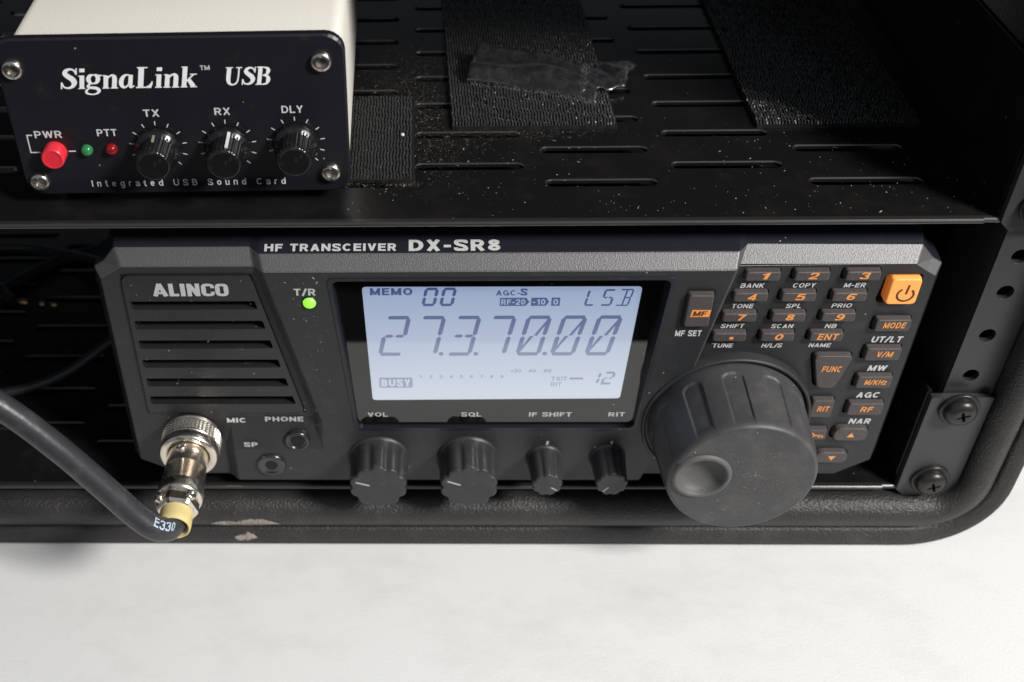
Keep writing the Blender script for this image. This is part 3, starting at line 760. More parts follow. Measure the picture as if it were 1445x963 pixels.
# maker's lettering, heavy block capitals drawn as strokes
mb = MB()
AL = {'A': (.86, [[(.10,0,.26),(.40,1,.26)], [(.40,1,.26),(.72,0,.28)], [(.22,.26,.16),(.62,.26,.16)]]),
      'L': (.62, [[(.16,0,.27),(.16,1,.27)], [(.05,.10,.20),(.58,.10,.20)]]), 'I': (.36, [[(.17,0,.27),(.17,1,.27)]]),
      'N': (.80, [[(.15,0,.25),(.15,1,.25)], [(.62,0,.25),(.62,1,.25)], [(.17,.93,.25),(.60,.07,.25)]]),
      'C': (.76, [[(.64,.64,.22),(.62,.84,.2),(.38,.90,.2),(.16,.82,.24),(.14,.5,.27),(.16,.18,.24),(.38,.10,.2),(.62,.16,.2),(.64,.36,.22)]]),
      'O': (.78, [[(.38,.90,.2),(.16,.82,.24),(.14,.5,.27),(.16,.18,.24),(.38,.10,.2),(.60,.18,.24),(.62,.5,.27),(.60,.82,.24),(.38,.90,.2)]])}
x = 0; tot = sum(AL[c][0]+.03 for c in 'ALINCO'); k = (104.9-82.5)/tot; j = 0
for c in 'ALINCO':
    for st in AL[c][1]:
        j += 1; ribbon(mb, st, -0.76-.02*(j % 4), lambda a, b, x=x: (-104.9+(x+a+.05)*k, 69.4+b*4.6))
    x += AL[c][0]+.03
finish('caption', mb, m_grey, g, recalc=False)

# --- display window
wo = [(-47.4, 16.9), (41.5, 16.9), (45.6, 77.4), (-53.6, 77.4)]
wi = [(-46.5, 18.0), (40.5, 18.0), (44.5, 76.4), (-52.4, 76.4)]
mb = MB()
mb.sheet(rpoly(wo, 1.6, 5), [rpoly(wi, 2.2, 5)], at_y(-3.25), at_y(5.0))
win = finish('display_window', mb, m_navy, radio, bevel=0.35, bseg=3)
YS = -0.36
# the cover glass leans back by five degrees; positions measured on the panel face are carried back along the line of sight onto it
G0, GK = -1.7, 0.0875
EYE = Vector((-28.204, -263.973, 274.272))
def lean(mb):
    out = []
    for x, y, z in mb.v:
        d = Vector((x, -3.0, z))-EYE
        t = (G0+GK*(EYE.z-18)-EYE.y)/(d.y-GK*d.z)
        q = EYE+d*t
        out.append((q.x, q.y+(y-YS)-.06, q.z))
    mb.v = out
    return mb
mb = MB(); mb.sheet([(-49.2, 15.9), (43, 15.9), (47, 77.9), (-54.4, 77.9)], [], lambda a, b: (a, G0+GK*(b-18), b), lambda a, b: (a, G0+GK*(b-18)+.8, b))
glass = finish('glass', mb, m_glass, win)
lc = [(-41.6, 30.0), (34.8, 30.6), (36.4, 74.1), (-43.6, 74.3)]
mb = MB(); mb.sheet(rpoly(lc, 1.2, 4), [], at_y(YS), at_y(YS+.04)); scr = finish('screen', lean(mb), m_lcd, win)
def Lm(x, z): return (x, z)
YD = YS-.05
SEG = {'0': 'abcdef', '1': 'bc', '2': 'abged', '3': 'abgcd', '5': 'afgcd', '7': 'abc', 'L': 'fed', 'S': 'afgcd', '-': 'g'}
def seg(mb, ch, xr, zb, wd, h, th, sl, slash=False):
    def P(a, b): return Lm(xr-wd+a+(b-h)*sl, zb+b)
    m2 = h/2; t = th; g_ = .12*th
    def hs(z0):   # horizontal bar centred at z0
        return [(g_+t*.3, z0), (t*.8, z0+t/2), (wd-t*.8, z0+t/2), (wd-g_-t*.3, z0), (wd-t*.8, z0-t/2), (t*.8, z0-t/2)]
    def vs(x0, z0, z1): return [(x0-t/2, z0+t*.6), (x0, z0+g_), (x0+t/2, z0+t*.6), (x0+t/2, z1-t*.6), (x0, z1-g_), (x0-t/2, z1-t*.6)]
    D = {'a': hs(h-t/2), 'd': hs(t/2), 'f': vs(t/2, m2, h-t/2), 'e': vs(t/2, t/2, m2), 'b': vs(wd-t/2, m2, h-t/2), 'c': vs(wd-t/2, t/2, m2)}
    for s in SEG[ch]:
        if s == 'g':
            c = wd/2
            for a, b in ((t*.6, c-t*.15), (c+t*.15, wd-t*.6)): flat(mb, [(a, m2), (a+t*.5, m2+t*.42), (b-t*.5, m2+t*.42), (b, m2), (b-t*.5, m2-t*.42), (a+t*.5, m2-t*.42)], YD, P)
        else: flat(mb, D[s], YD, P)
    if slash:
        flat(mb, [(wd*.5, m2+.1), (wd-t*1.0, h-t*1.3), (wd-t*1.0, h-t*2.9), (wd*.64, m2+.1)], YD-.004, P)
        flat(mb, [(wd*.5, m2-.1), (t*1.0, t*1.3), (t*1.0, t*2.9), (wd*.36, m2-.1)], YD-.004, P)
mb = MB()
for i, ch in enumerate('2737000'):
    seg(mb, ch, 32.3-10.28*(6-i), 48.2, 7.4, 15.4, 1.3, .185, slash=(i > 3))
for xd in (-20.6, -10.2, 10.4):
    flat(mb, [Lm(*p) for p in circ(xd, 48.95, .75, 10)], YD)
for i, ch in enumerate('00'): seg(mb, ch, -21.4+5.15*i, 67.2, 4.1, 6.8, .95, .16)
seg(mb, 'L', 24.3, 67.1, 3.0, 6.1, .65, .17)
seg(mb, 'S', 29.2, 67.1, 3.3, 6.1, .65, .17)
for st in (((29.6, 67.3), (32.9, 67.3)), ((30.6, 73.0), (34.0, 73.0)), ((32.0, 70.1), (33.4, 70.1)), ((31.3, 67.5), (32.3, 72.8)), ((32.9, 67.5), (33.4, 69.9)), ((33.5, 70.3), (34.0, 72.8))):
    ribbon(mb, [(*st[0], .5), (*st[1], .5)], YD, Lm)
seg(mb, '1', 28.4, 36.4, 2.8, 5.3, .85, .19); seg(mb, '2', 32.6, 36.4, 3.5, 5.3, .85, .19)
flat(mb, [Lm(*p) for p in circ(28.6, 36.7, .38, 8)], YD); flat(mb, [Lm(*p) for p in ((18.6, 38.5), (22.7, 38.5), (22.7, 39.3), (18.6, 39.3))], YD)
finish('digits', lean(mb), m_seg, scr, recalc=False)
def lw(s, x0, x1, zc, h, bold=.01, m=m_seg, y=YD, shear=0):
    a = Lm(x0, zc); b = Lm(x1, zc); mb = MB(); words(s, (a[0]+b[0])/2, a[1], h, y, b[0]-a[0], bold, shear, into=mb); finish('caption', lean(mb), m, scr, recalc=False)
lw('MEMO', -41.3, -29.1, 72.6, 2.6, .02)
lw('AGC-', -5.1, 1.8, 72.0, 1.9, .01); lw('S', 1.9, 3.8, 72.3, 2.5, .02)
for pts in (((-3.9, 67.2), (3.6, 67.2), (4.6, 68.7), (3.6, 70.2), (-3.9, 70.2)), ((5.1, 67.2), (9.4, 67.2), (10.3, 68.7), (9.4, 70.2), (5.1, 70.2)), ((10.9, 67.2), (13.4, 67.2), (13.4, 70.2), (10.9, 70.2)), rrect(-39.4, -29.2, 35.2, 39.4, .6, 3)):
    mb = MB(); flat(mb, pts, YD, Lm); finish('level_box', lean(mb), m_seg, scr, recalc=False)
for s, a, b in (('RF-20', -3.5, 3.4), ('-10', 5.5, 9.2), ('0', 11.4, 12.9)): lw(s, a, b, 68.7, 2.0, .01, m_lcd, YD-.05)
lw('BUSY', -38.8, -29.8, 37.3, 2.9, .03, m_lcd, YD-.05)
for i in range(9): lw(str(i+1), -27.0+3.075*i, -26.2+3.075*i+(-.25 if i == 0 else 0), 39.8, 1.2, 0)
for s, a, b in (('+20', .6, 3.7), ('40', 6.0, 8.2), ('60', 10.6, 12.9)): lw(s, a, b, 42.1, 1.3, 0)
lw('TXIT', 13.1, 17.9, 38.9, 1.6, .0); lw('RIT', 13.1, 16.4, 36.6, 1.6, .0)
YG = -0.37
for s, x, w_ in (('VOL', -40.2, 6.3), ('SQL', -10.8, 6.3), ('IF SHIFT', 13.9, 13.3), ('RIT', 34.6, 5.1)):
    mb = MB(); words(s, x, 23.8, 1.85, YG, w_, .012, 0, into=mb); finish('caption', lean(mb), m_grey, win, recalc=False)

# --- printing on the panel
words('T/R', -60.1, 72.5, 2.5, -3.06, 6.3, .012, 0, m_grey, panel)
def sloped(s, x0, x1, b0, b1, dy=0, m=m_white, bold=.02):
    """lettering on the sloping top edge; b0..b1 measured up the slope from the silver band"""
    P0 = Vector((0, 0.9+dy, 83.3)); P1 = Vector((0, 14.0, 88.0)); d = (P1-P0).normalized(); n_ = Vector((0, -d.z, d.y))
    mb = MB(); words(s, (x0+x1)/2, (b0+b1)/2, b1-b0, 0, x1-x0, bold, 0, None, None, into=mb)
    mb.v = [tuple(Vector((v[0], 0, 0))+P0+d*v[2]+n_*(.06-v[1])) for v in mb.v]
    finish('caption', mb, m_grey, panel, recalc=False)
sloped('HF TRANSCEIVER', -71.3, -33.6, 0.75, 3.3, bold=.018)
sloped('DX-SR8', -30.1, -4.1, 0.65, 4.5, bold=.022)
def cap(s, x, z, w_, h, y=-.06, bold=.015, shear=.0, m=m_white, par=None, name='caption'): return words(s, x, z, h, y, w_, bold, shear, m, par or panel, name)
cap('MIC', -85.6, 18.9, 6.2, 2.0, -.55); 
for s, x, z, w_ in (('PHONE', -70.3, 19.3, 12.3, ), ('SP', -81.6, 10.2, 4.4)):
    yy = -2.86 if s == 'SP' else -.45
    cap(s, x, z, w_, 2.0, yy, m=m_grey)
words('MF SET', 51.9, 56.7, 2.2, -3.07, 7.6, .008, 0, m_white, panel)
mb = MB(); flat(mb, ((13.5, 10.2), (14.2, 10.2), (14.3, 11.9), (13.6, 11.9)), -3.06); flat(mb, ((34.0, 10.2), (34.7, 10.2), (34.8, 11.9), (34.1, 11.9)), -3.06); finish('knob_index', mb, m_grey, panel)
# --- T/R lamp
mb = MB(); mb.lathe((-59.0, -3.0, 68.6), (0, -1, 0), [(2.25, -.4), (2.25, .15), (1.95, .3)], 28, cap1=False); finish('lamp_collar', mb, m_navy, radio)
mb = MB(); mb.lathe((-58.95, -3.0, 68.7), (0, -1, 0), [(1.95, 0), (1.8, .6), (1.3, 1.1), (.6, 1.4), (.05, 1.45)], 24); finish('indicator_lamp', mb, m_led, radio)

# --- keypad plate with a well for every button
BT = []   # name, kind, x0, x1, z0, z1 (front face), legend, legend w, h
for i, row in enumerate((('1', '2', '3'), ('4', '5', '6'), ('7', '8', '9'), ('.', '0', 'ENT'))):
    xs = ((65.4, 79.2, 93.5), (63.3, 77.0, 91.4), (61.45, 75.6, 90.0), (59.85, 73.9, 88.2))[i]
    for x, s in zip(xs, row): BT.append(('key', x, x+9.7, 74.75-7.5*i, 78.05-7.5*i, s, {'ENT': 6.1, '.': 1.0}.get(s, 2.5), {'.': 1.0}.get(s, 2.5)))
BT += [('func', 91.2, 103.0, 33.4, 46.6, 'FUNC', 6.0, 2.6), ('key', 94.9, 101.6, 21.0, 28.3, 'RIT', 3.7, 2.5), ('key', 94.4, 102.2, 11.1, 15.5, 'lock', 0, 0),
       ('key', 106.3, 116.4, 56.0, 60.5, 'MODE', 6.6, 2.4), ('key', 106.2, 116.5, 44.6, 49.5, 'V/M', 4.9, 2.4), ('key', 106.3, 116.8, 33.4, 38.2, 'M/KHz', 6.8, 2.3), ('key', 106.4, 117.0, 21.9, 27.0, 'RF', 3.8, 2.4),
       ('oval', 104.5, 115.2, 10.6, 16.2, 'up', 0, 0), ('oval', 101.0, 111.2, .5, 5.4, 'down', 0, 0), ('power', 107.0, 115.5, 66.0, 75.1, 'power', 0, 0)]
def outline(kind, x0, x1, z0, z1, g=0.0):
    if kind == 'func': return rpoly([(x0+3.4-g*.6, z0-g), (x1-3.0+g*.6, z0-g), (x1+g, z1+g), (x0-g, z1+g)], [2.2, 2.2, 1.6, 1.6], 4)
    r = 2.6 if kind == 'oval' else (1.3 if kind == 'power' else .8)
    return rpoly([(x0-g, z0-g), (x1+g, z0-g), (x1+g, z1+g), (x0-g, z1+g)], r+g*.5, 4)
wells = []
for kind, x0, x1, z0, z1, s, lw_, lh in BT:
    if s == 'power': wells.append(rpoly([(x0-2.6, z0-.6), (x1+.7, z0-.6), (x1+.7, z1+.7), (x0-1.6, z1+.7)], [2.0, 1.0, 1.0, 2.0], 4))
    else: wells.append(outline(kind, x0-(.35 if x0 > 67 or z0 < 50 else -.36), x1-.05, z0+.1, z1-.25, .6))
bound = [(xRb(z), z) for z in rows]+[(xO(z, 1), z) for z in rows[::-1]]
mb = MB()
mb.sheet(bound, wells, at_y(0), at_y(2.0))
kp = finish('keypad_plate', mb, m_radio, radio, bevel=0.3, bseg=2, bang=60)
mb = MB(); mb.box(50, 117.1, 2.4, 3.2, -5, 77.6); finish('keypad_floor', mb, m_dark, kp)
for s, x, z, w_, h_ in (('BANK', 68.5, 72.1, 6.7, 1.75), ('COPY', 83.2, 72.1, 6.4, 1.75), ('M-ER', 97.6, 72.1, 6.1, 1.75), ('TONE', 67.0, 64.6, 6.2, 1.75), ('SPL', 81.8, 64.6, 4.4, 1.75), ('PRIO', 95.6, 64.7, 5.7, 1.75),
                    ('SHIFT', 65.4, 57.1, 6.7, 1.7), ('SCAN', 80.0, 57.0, 6.3, 1.7), ('NB', 94.2, 57.0, 3.3, 1.75), ('TUNE', 63.8, 49.5, 5.9, 1.75), ('H/L/S', 78.4, 49.5, 5.9, 1.75), ('NAME', 92.6, 49.6, 6.4, 1.7),
                    ('UT/LT', 111.9, 51.6, 8.9, 2.4), ('MW', 112.0, 40.2, 5.5, 2.35), ('AGC', 112.0, 29.1, 7.0, 2.4), ('NAR', 112.2, 17.8, 6.7, 2.35)):
    cap(s, x, z-(.12 if h_ < 2 else 0), w_, h_-.1, -.06, .008 if h_ < 2 else .014, .14, m_white, kp)
def push(kind, x0, x1, z0, z1, s, lw_, lh, yb=2.2, yf=-1.9, m=None, nm=None):
    o0 = outline(kind, x0-.15, x1+.15, z0-.1, z1+.2, 0)
    o1 = outline(kind, x0+.05, x1-.05, z0+.1, z1-.1, 0)
    o2 = outline(kind, x0+.35, x1-.35, z0+.4, z1-.35, 0)
    mb = MB()
    ym = yf+1.9 if kind != 'power' else yf+1.2
    mb.loops([[(x, yb, z) for x, z in o0], [(x, ym, z) for x, z in o0], [(x, yf+.18, z) for x, z in o1], [(x, yf, z) for x, z in o2]], False, True)
    b = finish(nm or 'button', mb, m or m_button, radio, bevel=.18, bseg=2, bang=30)
    cx, cz = (x0+x1)/2, (z0+z1)/2; YB = yf-.06
    if s == 'power':
        mb = MB(); c0 = (cx+.6, cz-.9)
        arc = [(c0[0]+2.3*math.cos(R(a)), c0[1]+2.2*math.sin(R(a)), .62) for a in range(122, 419, 11)]
        ribbon(mb, arc, YB, n=2); ribbon(mb, [(c0[0]+.1, c0[1]+.2, .62), (c0[0]+.35, c0[1]+3.5, .62)], YB-.01)
        finish('legend', mb, m_brownleg, b, recalc=False)
    elif s in ('up', 'down'):
        mb = MB(); q = 1 if s == 'up' else -1
        flat(mb, ((cx-1.2, cz-.9*q), (cx+1.2, cz-.9*q), (cx+.1, cz+1.0*q)), YB); finish('legend', mb, m_oleg, b, recalc=False)
    elif s == 'lock':
        mb = MB(); ribbon(mb, [(cx-1.0+.95*math.cos(R(a)), cz+.95*math.sin(R(a)), .42) for a in range(0, 361, 20)], YB, n=2)
        for st in (((cx-.1, cz), (cx+2.9, cz)), ((cx+1.6, cz), (cx+1.6, cz-1.0)), ((cx+2.7, cz+.2), (cx+2.7, cz-1.0))): ribbon(mb, [(*st[0], .45), (*st[1], .45)], YB-.01)
        finish('legend', mb, m_oleg, b, recalc=False)
    elif s == 'MF':
        mb = MB(); flat(mb, ((x0+1.2, cz-1.9), (x1-.5, cz-1.9), (x1-.2, cz+.7), (x0+1.5, cz+.7)), YB); finish('legend', mb, m_oleg, b, recalc=False)
        words('MF', cx+.35, cz-.6, 1.8, YB-.1, 3.8, .01, .1, m_brownleg, b, 'legend')
    elif s == '.':
        mb = MB(); flat(mb, ((cx-.1, cz-.6), (cx+1.0, cz-.6), (cx+1.1, cz+.4), (cx, cz+.4)), YB); finish('legend', mb, m_oleg, b, recalc=False)
    else:
        words(s, cx+.4, cz+.3 if kind != 'func' else cz+1.5, lh*.9, YB, lw_*.96, (.009 if len(s) > 1 else .010), .14, m_oleg, b, 'legend')
    return b
for a in BT:
    if a[5] == 'power': push(*a, yf=-1.7, m=m_orange, nm='power_button')
    else: push(*a)
mf = push('key', 49.7, 56.8, 60.4, 72.1, 'MF', 0, 0, yb=-2.6, yf=-4.9)
mb = MB(); mb.sheet(rpoly([(48.9, 59.4), (57.5, 59.4), (57.7, 73.2), (49.1, 73.2)], 1.2, 4), [rpoly([(49.45, 60.0), (57.0, 60.0), (57.05, 72.6), (49.6, 72.6)], 1.0, 4)], at_y(-3.12), at_y(-2.9)); finish('dark_gap_ring', mb, m_dark, radio)  # black ring standing in for the shaded gap around the MF key

# --- jacks
def jack(x, z, y, ro, ri, nm):
    mb = MB(); mb.lathe((x, y, z), (0, -1, 0), [(ro+.5, -1.6), (ro+.45, .5), (ro+.1, .95), (ro-.35, 1.05), (ro-.8, .9), (ri+.9, .55), (ri+.35, .5), (ri, .35), (ri, .3)], 40, cap1=False)
    j = finish(nm, mb, m_jack, radio)
    mb = MB(); mb.lathe((x, y, z), (0, -1, 0), [(ri+.1, -.5), (ri+.1, .42)], 24); finish('socket', mb, m_dark, j)
    return j
jack(-66.4, 11.6, -2.3, 3.6, 2.2, 'phone_jack')
jack(-75.6, 1.2, -3.0, 4.3, 1.9, 'speaker_jack')

# --- small knobs
def rot_knob(x, z, rb, rf, n, pa, depth):
    mb = MB()
    def rm(r, t, th):
        if t < 1.5: return r
        c = .5+.5*math.cos(n*(th-R(90))+math.pi)
        k = max(0, min(1, (t-1.5)/1.5))
        return r*(1-.10*k*c**2.2)
    mb.lathe((x, -2.8, z), (0, -1, 0), [(rb+.2, 0), (rb+.2, .9), (rb, 1.0), (rb*.985, 1.7), (rb*.96, 4), (lin(depth-.9, 0, rb, depth, rf), depth-.9), (rf-.05, depth-.25), (rf-.4, depth), (rf-.9, depth)], 108, rm)
    k = finish('small_knob' if rb < 8 else 'control_knob', mb, m_knob, radio)
    a = R(pa); d = Vector((math.cos(a), 0, math.sin(a))); q = Vector((-d.z, 0, d.x))*(.28 if rb > 8 else .2); c = Vector((x, -2.8-depth-.05, z))
    mb = MB(); mb.poly([c+d*rf*.32-q, c+d*rf*.82-q, c+d*rf*.82+q, c+d*rf*.32+q]); finish('pointer', mb, m_grey, k)
    return k
rot_knob(-40.2, 3.9, 9.9, 9.1, 10, 162, 13.0)
rot_knob(-11.4, 4.0, 9.9, 9.1, 10, 158, 13.0)
rot_knob(13.3, 4.2, 5.7, 4.7, 9, -35, 12.4)
rot_knob(33.6, 4.6, 5.7, 4.9, 9, -130, 12.4)

# --- tuning knob
KX, KZ = 68.8, 20.7
mb = MB()
mb.lathe((KX, 0, KZ), (0, -1, 0), [(26.2, -.5), (26.1, 3.3), (25.8, 3.7), (25.3, 3.8), (24.9, 3.5), (24.7, 2.4), (24.5, .6)], 120, cap1=False)
finish('knob_ring', mb, m_radio, radio)
NP = 12
def sm(a, b, x):
    t = max(0, min(1, (x-a)/(b-a))); return t*t*(3-2*t)
def kmod(r, t, th):
    ph = ((th-R(8))/(2*math.pi)*NP) % 1; d = abs(ph-.5)            # half width .27 of a cell
    hw = .25
    top = sm(6.2, 6.9, t-1.6*max(0, (d/hw)**2-.15))                   # rounded end of the panel near the radio
    k = (1-sm(hw-.013, hw+.013, d))*top*(1-sm(23.4, 26.6, t))
    return r-.55*k
prof = [(24.0, 1.2), (24.2, 2.2), (24.1, 4.0)]+[(24.0-.075*(t-4), t) for t in [5, 6, 6.3, 6.6, 6.9, 7.2, 7.6, 8.2, 9, 11, 14, 17, 20, 21.5, 22, 22.4, 22.8, 23.2, 23.6, 24]]+[(22.35, 25.0), (22.2, 26.0), (21.9, 27.0), (21.4, 27.75), (20.8, 28.0)]
mb = MB()
mb.lathe((KX, 0, KZ), (0, -1, 0), prof, 720, kmod, cap1=False)
DX, DZ, DR = KX-12.4, KZ+1.6, 8.6
N = 64
ring_o = [(KX+20.8*math.cos(2*math.pi*i/720), KZ+20.8*math.sin(2*math.pi*i/720)) for i in range(720)]
mb.sheet(ring_o, [circ(DX, DZ, DR+.3, N)], at_y(-28.0), None)
tk = finish('tuning_knob', mb, m_rubber, radio)
mb = MB()
mb.lathe((DX, 0, DZ), (0, -1, 0), [(DR+.3, 28.0), (DR+.1, 28.5), (DR-.35, 28.9), (DR-.9, 29.0), (DR-1.3, 28.75), (DR-1.6, 28.2), (DR-1.9, 27.4), (DR-2.6, 26.5), (DR-4.0, 25.8), (DR-6.0, 25.4), (.1, 25.3)], N)
finish('finger_dimple', mb, m_dimple, tk)

# ================================================================== MICROPHONE PLUG AND CABLE
AX, AZ = -100.4, 12.6
plug = thing('microphone_plug', 'shiny nickel round plug with black cable screwed into the radio', 'microphone plug', (AX, -22, AZ-9))
def kn(r, t, th): return r
mb = MB()
mb.lathe((AX, 0, AZ), (0, -1, 0), [(8.2, .1), (9.3, .4), (9.3, 1.6), (8.9, 1.9), (8.9, 2.2), (9.35, 2.5)], 64, cap0=True, cap1=False)
# diamond knurling as real geometry
n = 144; L = []
for j in range(0, 15):
    t = 2.5+j*.33
    L.append([Vector((AX, -t, AZ))+Vector((math.cos(2*math.pi*i/n), 0, math.sin(2*math.pi*i/n)))*(9.35+(.22 if (i+(j*1)) % 3 == 0 or (i-j) % 3 == 0 else -.12)) for i in range(n)])
mb.loops(L, False, False, 0, False)
mb.lathe((AX, 0, AZ), (0, -1, 0), [(9.3, 7.2), (9.0, 7.5), (9.2, 7.9), (9.2, 10.2), (8.7, 10.9), (7.2, 11.0), (6.7, 10.4)], 64, cap1=False)
finish('coupling_ring', mb, m_chrome, plug)
mb = MB()
mb.lathe((AX, 0, AZ), (0, -1, 0), [(6.4, 9), (6.4, 17.2), (6.45, 17.5), (6.6, 17.6), (6.6, 24.3), (7.0, 24.7), (7.15, 25.4), (7.0, 28.6), (6.4, 29.4), (5.9, 29.6)], 64)
finish('barrel', mb, m_chrome, plug)
mb = MB()
for k, (x, t, z) in enumerate(((AX-1.2, 12.7, AZ+6.5), (AX+4.6, 31.2, AZ+4.9), (AX-5.6, 31.0, AZ+3.6))):
    d = Vector((x-AX, 0, z-AZ)).normalized()
    mb = MB(); mb.lathe((x, -t, z), d, [(1.6, -.6), (1.6, .35), (1.2, .6), (.5, .6), (.45, .2)], 20)
    finish('set_screw', mb, m_chrome, plug)
mb = MB()
hexa = lambda r, t: [Vector((AX, -t, AZ))+Vector((math.cos(R(60*(i//2)+(25 if i % 2 else -25)+20)), 0, math.sin(R(60*(i//2)+(25 if i % 2 else -25)+20))))*r for i in range(12)]
mb.loops([hexa(5.6, 29.4), hexa(6.3, 30.0), hexa(6.3, 33.2), hexa(5.7, 34.2), hexa(5.2, 34.4)], False, True)
finish('clamp_nut', mb, m_chrome, plug, bevel=.25)
mb = MB()
mb.lathe((AX, 0, AZ), (0, -1, 0), [(5.0, 33.5), (5.05, 38.0), (4.95, 39.8), (4.6, 40.2), (4.25, 39.8), (4.15, 36.0)], 40)
finish('sleeve', mb, m_yellow, plug)
# cable: out of the sleeve, bent sharply to the left, then up and away out of the picture
def cr(P, n=10):
    P = [Vector(p) for p in P]; Q = []
    for i in range(len(P)-1):
        a, b, c, d = P[max(i-1, 0)], P[i], P[i+1], P[min(i+2, len(P)-1)]
        for k in range(n):
            t = k/n; Q.append(0.5*((2*b)+(c-a)*t+(2*a-5*b+4*c-d)*t*t+(3*b-a-3*c+d)*t**3))
    return Q+[P[-1]]
path = cr([(AX, -33, AZ), (AX-.1, -37.5, AZ), (AX-1.6, -41.3, AZ+1.0), (AX-5.0, -43.3, AZ+4.2), (AX-10, -43.0, AZ+10), (AX-18, -42.0, AZ+21.5), (AX-28, -41, AZ+35.5), (AX-40, -40, AZ+49.5), (AX-56, -40, AZ+64), (AX-80, -45, AZ+78), (AX-115, -60, AZ+80), (AX-160, -80, AZ+60)])
mb = MB(); mb.tube(path, lambda u: 3.75, 28)
cab = finish('cable', mb, m_cable, plug)
# printed number on the bend
mb = MB(); words('E330', 0, 0, 2.8, 0, 7.2, .004, 0, None, None, into=mb)
P0 = Vector((AX-8.2, -43.15, AZ+7.6)); d = (Vector((AX-1.9, -41.6, AZ+1.2))-P0).normalized(); camd = (Vector((-28.2, -264, 274.3))-P0).normalized()
nn = (camd-d*camd.dot(d)).normalized(); uu = nn.cross(d).normalized()
if uu.z < 0: uu = -uu
mb2 = MB(); PV = []
for v in mb.v:
    along = v[0]+4.3; ang = v[2]/3.8
    PV.append((along, ang, 3.83-v[1]))
path_v = [Vector(p) for p in path]
def path_at(P):   # nearest point of the cable centreline
    return min(path_v, key=lambda q: (q-P).length)
for along, ang, rad in PV:
    c = P0+d*(along+2.0)
    # pull onto the centreline curve
    best = None
    for i in range(len(path_v)-1):
        a, b = path_v[i], path_v[i+1]; t = max(0, min(1, (c-a).dot(b-a)/max((b-a).length_squared, 1e-9))); q = a+(b-a)*t
        if best is None or (q-c).length < (best-c).length: best = q
    mb2.v.append(tuple(best+(nn*math.cos(ang+.42)+uu*math.sin(ang+.42))*rad))
mb2.f = mb.f; mb2.mi = mb.mi; mb2.sm = mb.sm
finish('printing', mb2, m_bluep, cab, recalc=False)

# ================================================================== LOOSE CABLES IN THE DARK, LEFT OF THE RADIO
t = thing('spare_cable', 'thin black cable looped on the lower shelf beside the radio, with a small gold plug', 'cable', (-165, 80, -11.5))
mb = MB()
mb.tube(cr([(-126, 66, 6), (-140, 60, 2), (-160, 48, -6), (-185, 42, -9.6), (-215, 44, -9.6), (-240, 60, -9.6), (-250, 90, -9.6), (-235, 120, -9.6), (-205, 135, -9.4), (-175, 128, -8), (-150, 110, 0), (-130, 100, 8)], 8), 1.8, 12)
mb.tube(cr([(-126, 128, -4), (-150, 134, -8), (-175, 128, -9.4), (-192, 112, -9.4), (-196, 104, -9.4), (-191, 98.5, -9.4)], 8), 2.2, 12)
finish('cord', mb, m_cable, t)
mb = MB(); mb.tube([(-190.5, 98, -9.4), (-186, 97, -9.4), (-184, 96.6, -9.4)], 1.2, 14); mb.tube([(-180, 96.1, -9.4), (-177, 95.6, -9.4)], 1.0, 14); mb.tube([(-175, 95.3, -9.4), (-173, 95, -9.4), (-171.6, 94.8, -9.4)], lambda u: 1.0-.5*u, 14)
finish('plug_tip', mb, m_gold, t)

# ================================================================== DIRT
def flakes(name, n, gen, m, label, size):
    mb = MB()
    for k in range(n):
        p, nrm = gen(); p = Vector(p); nrm = Vector(nrm)
        h = Vector((1, 0, 0)); v = nrm.cross(h).normalized()
        a = random.uniform(0, 6.28); s = size*math.exp(random.gauss(0, .45)); el = random.choice((1, 1, 1, 1.6, 3.2))
        e1 = (h*math.cos(a)+v*math.sin(a))*s*el; e2 = (-h*math.sin(a)+v*math.cos(a))*s
        b = len(mb.v); mb.v += [tuple(p-e1), tuple(p-e2*.8), tuple(p+e1*.9), tuple(p+e2), tuple(p+nrm*s*.8)]
        for f in ((0, 1, 4), (1, 2, 4), (2, 3, 4), (3, 0, 4)): mb.face([b+i for i in f])
    o = finish(name, mb, m, None, recalc=False)
    return tag(o, label, 'dust', kind='stuff')
def on_shelf():
    while True:
        x = random.uniform(-48, 129); y = 1+abs(random.gauss(0, 32))
        if y > 130: continue
        if -17 < x < 35 and y > 48 or 76 < x and y > 48: continue
        return (x, y, 95.02), (0, 0, 1)
def grit():
    q = random.random()
    while True:
        if q < .62: x, y = random.gauss(-30, 9), random.gauss(66, 26)
        elif q < .8: x, y = random.gauss(-18, 8), random.gauss(40, 9)
        elif q < .92: x, y = random.gauss(5, 13), random.gauss(46.3, 2.2)
        else: x, y = random.uniform(-50, -27), random.gauss(18.4, .9)
        if x < -49 or y < 10 or y > 128: continue
        if x < -28.2 and 19.2 < y < 69 or x > -17.5 and y > 49: continue
        return (x, y, 95.02), (0, 0, 1)
flakes('dust_flakes', 320, on_shelf, m_speck, 'pale dust flakes scattered over the front of the upper shelf', .10)
flakes('brown_grit', 4200, grit, m_grit, 'fine brown grit around the hook strips on the upper shelf', .06)
def on_face():
    q = random.random()
    if q < .25: return (random.uniform(-112, -66), -.75, random.uniform(23, 76)), (0, -1, 0)
    if q < .5: return (random.uniform(-66, -54), -3.05, random.uniform(24, 78)), (0, -1, 0)
    if q < .7: return (random.uniform(-52, 44), -.42, random.choice((random.uniform(18, 27), random.uniform(73, 76), random.uniform(18, 76)))), (0, -1, 0)
    if q < .85: return (random.uniform(-50, 44), -3.05, random.uniform(-5, 16)), (0, -1, 0)
    return (KX+random.uniform(-14, 14), -28.03, KZ+random.uniform(-16, 14)), (0, -1, 0)
flakes('lint_flakes', 170, on_face, m_speck, 'tiny pale lint flakes clinging to the front of the radio', .10)
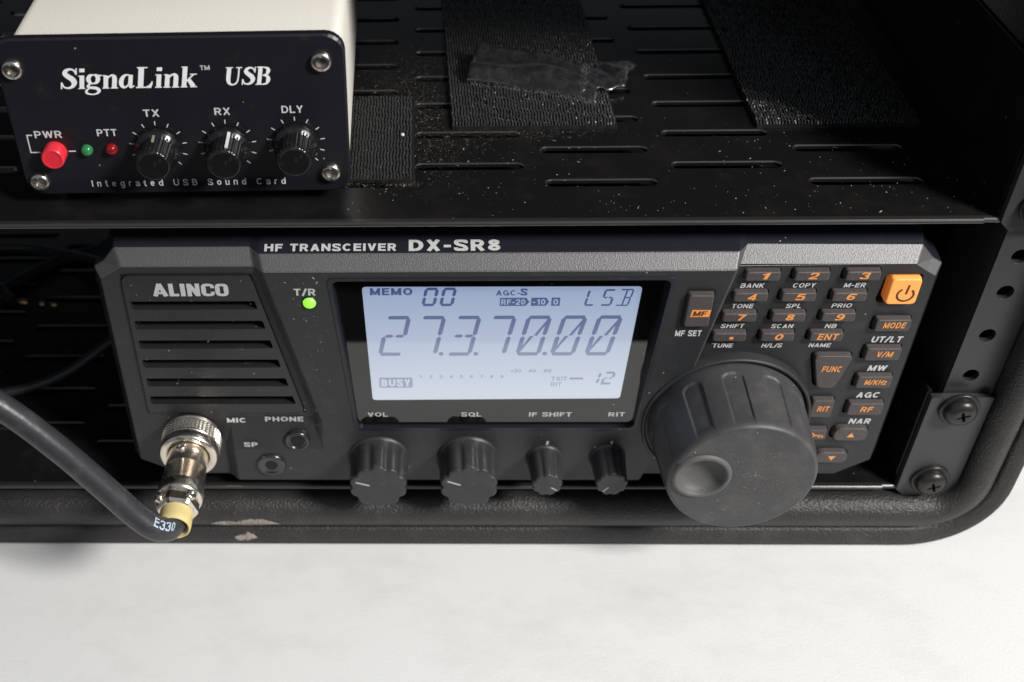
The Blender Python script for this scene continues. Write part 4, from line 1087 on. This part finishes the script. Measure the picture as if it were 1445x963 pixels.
def on_knob():
    while True:
        x = random.gauss(8, 7); z = random.gauss(1, 9)
        if x*x+z*z < 400 and (x+12.4)**2+(z-1.6)**2 > 90: return (KX+x, -28.02, KZ+z), (0, -1, 0)
flakes('knob_dust', 3200, on_knob, m_kdust, 'faint brownish dust on the flat face of the tuning knob', .055)
# white crumb on the short strip, smear of dirt on the rim of the case
mb = MB(); mb.lathe((-32.0, 42.5, 97.0), (0, 0, 1), [(.3, 0), (.6, .3), (.5, .8), (.1, 1.0)], 10, cap0=True)
tag(finish('white_crumb', mb, m_white, None), 'tiny white crumb lying on the short hook strip', 'crumb')
def case_surf(x, s):     # point on the front rim, bottom run
    k = min(range(len(prof_case)-1), key=lambda i: 0 if prof_case[i][0] <= s <= prof_case[i+1][0] and prof_case[i][1] < 3 else 9)
    a, b = prof_case[k], prof_case[k+1]; t = 0 if b[0] == a[0] else (s-a[0])/(b[0]-a[0])
    return (x, a[1]+(b[1]-a[1])*t, ZI0-20.9*s)
prof_case = []
for k in range(0, 13):
    a = math.pi-math.pi*k/12*0.93
    prof_case.append((0.312+0.312*math.cos(a), -0.7-6.3*math.sin(a)))
prof_case += [(0.65, -3.6), (0.70, -4.4), (0.85, -5.4), (0.95, -5.8)]
def smear(x0, wid, c0, amp):
    mb = MB(); nu = 60
    up_, dn_ = [], []
    for i in range(nu+1):
        u = i/nu; x = x0+wid*u
        wdt = amp*math.sin(math.pi*min(1, u*1.05))**.6*(.8+.6*math.sin(u*9+1)*.5)+random.uniform(0, .06)*math.sin(math.pi*u)
        c = c0+.015*math.sin(u*7)-.03*max(0, u-.65)
        up_.append(case_surf(x, c-wdt)); dn_.append(case_surf(x, c+wdt*.8))
    for i in range(nu):
        def o_(p, q): return (p[0], p[1]-q, p[2]+q*.3)
        mid0 = tuple((a+b)/2 for a, b in zip(up_[i], dn_[i])); mid1 = tuple((a+b)/2 for a, b in zip(up_[i+1], dn_[i+1]))
        mb.poly([o_(up_[i], .08), o_(up_[i+1], .08), o_(mid1, .5), o_(mid0, .5)]); mb.poly([o_(mid0, .5), o_(mid1, .5), o_(dn_[i+1], .1), o_(dn_[i], .1)])
    return mb
mb = smear(-98, 23.5, .40, .085)
tag(finish('dirt_smear', mb, m_residue, None, smooth=True), 'dried tan smear of dirt on the case rim beside the nickel plug', 'dirt')
tag(finish('dirt_smear', smear(-91, 8, .83, .05), m_residue, None, smooth=True), 'small brown smudge below the larger tan smear on the case rim', 'dirt')
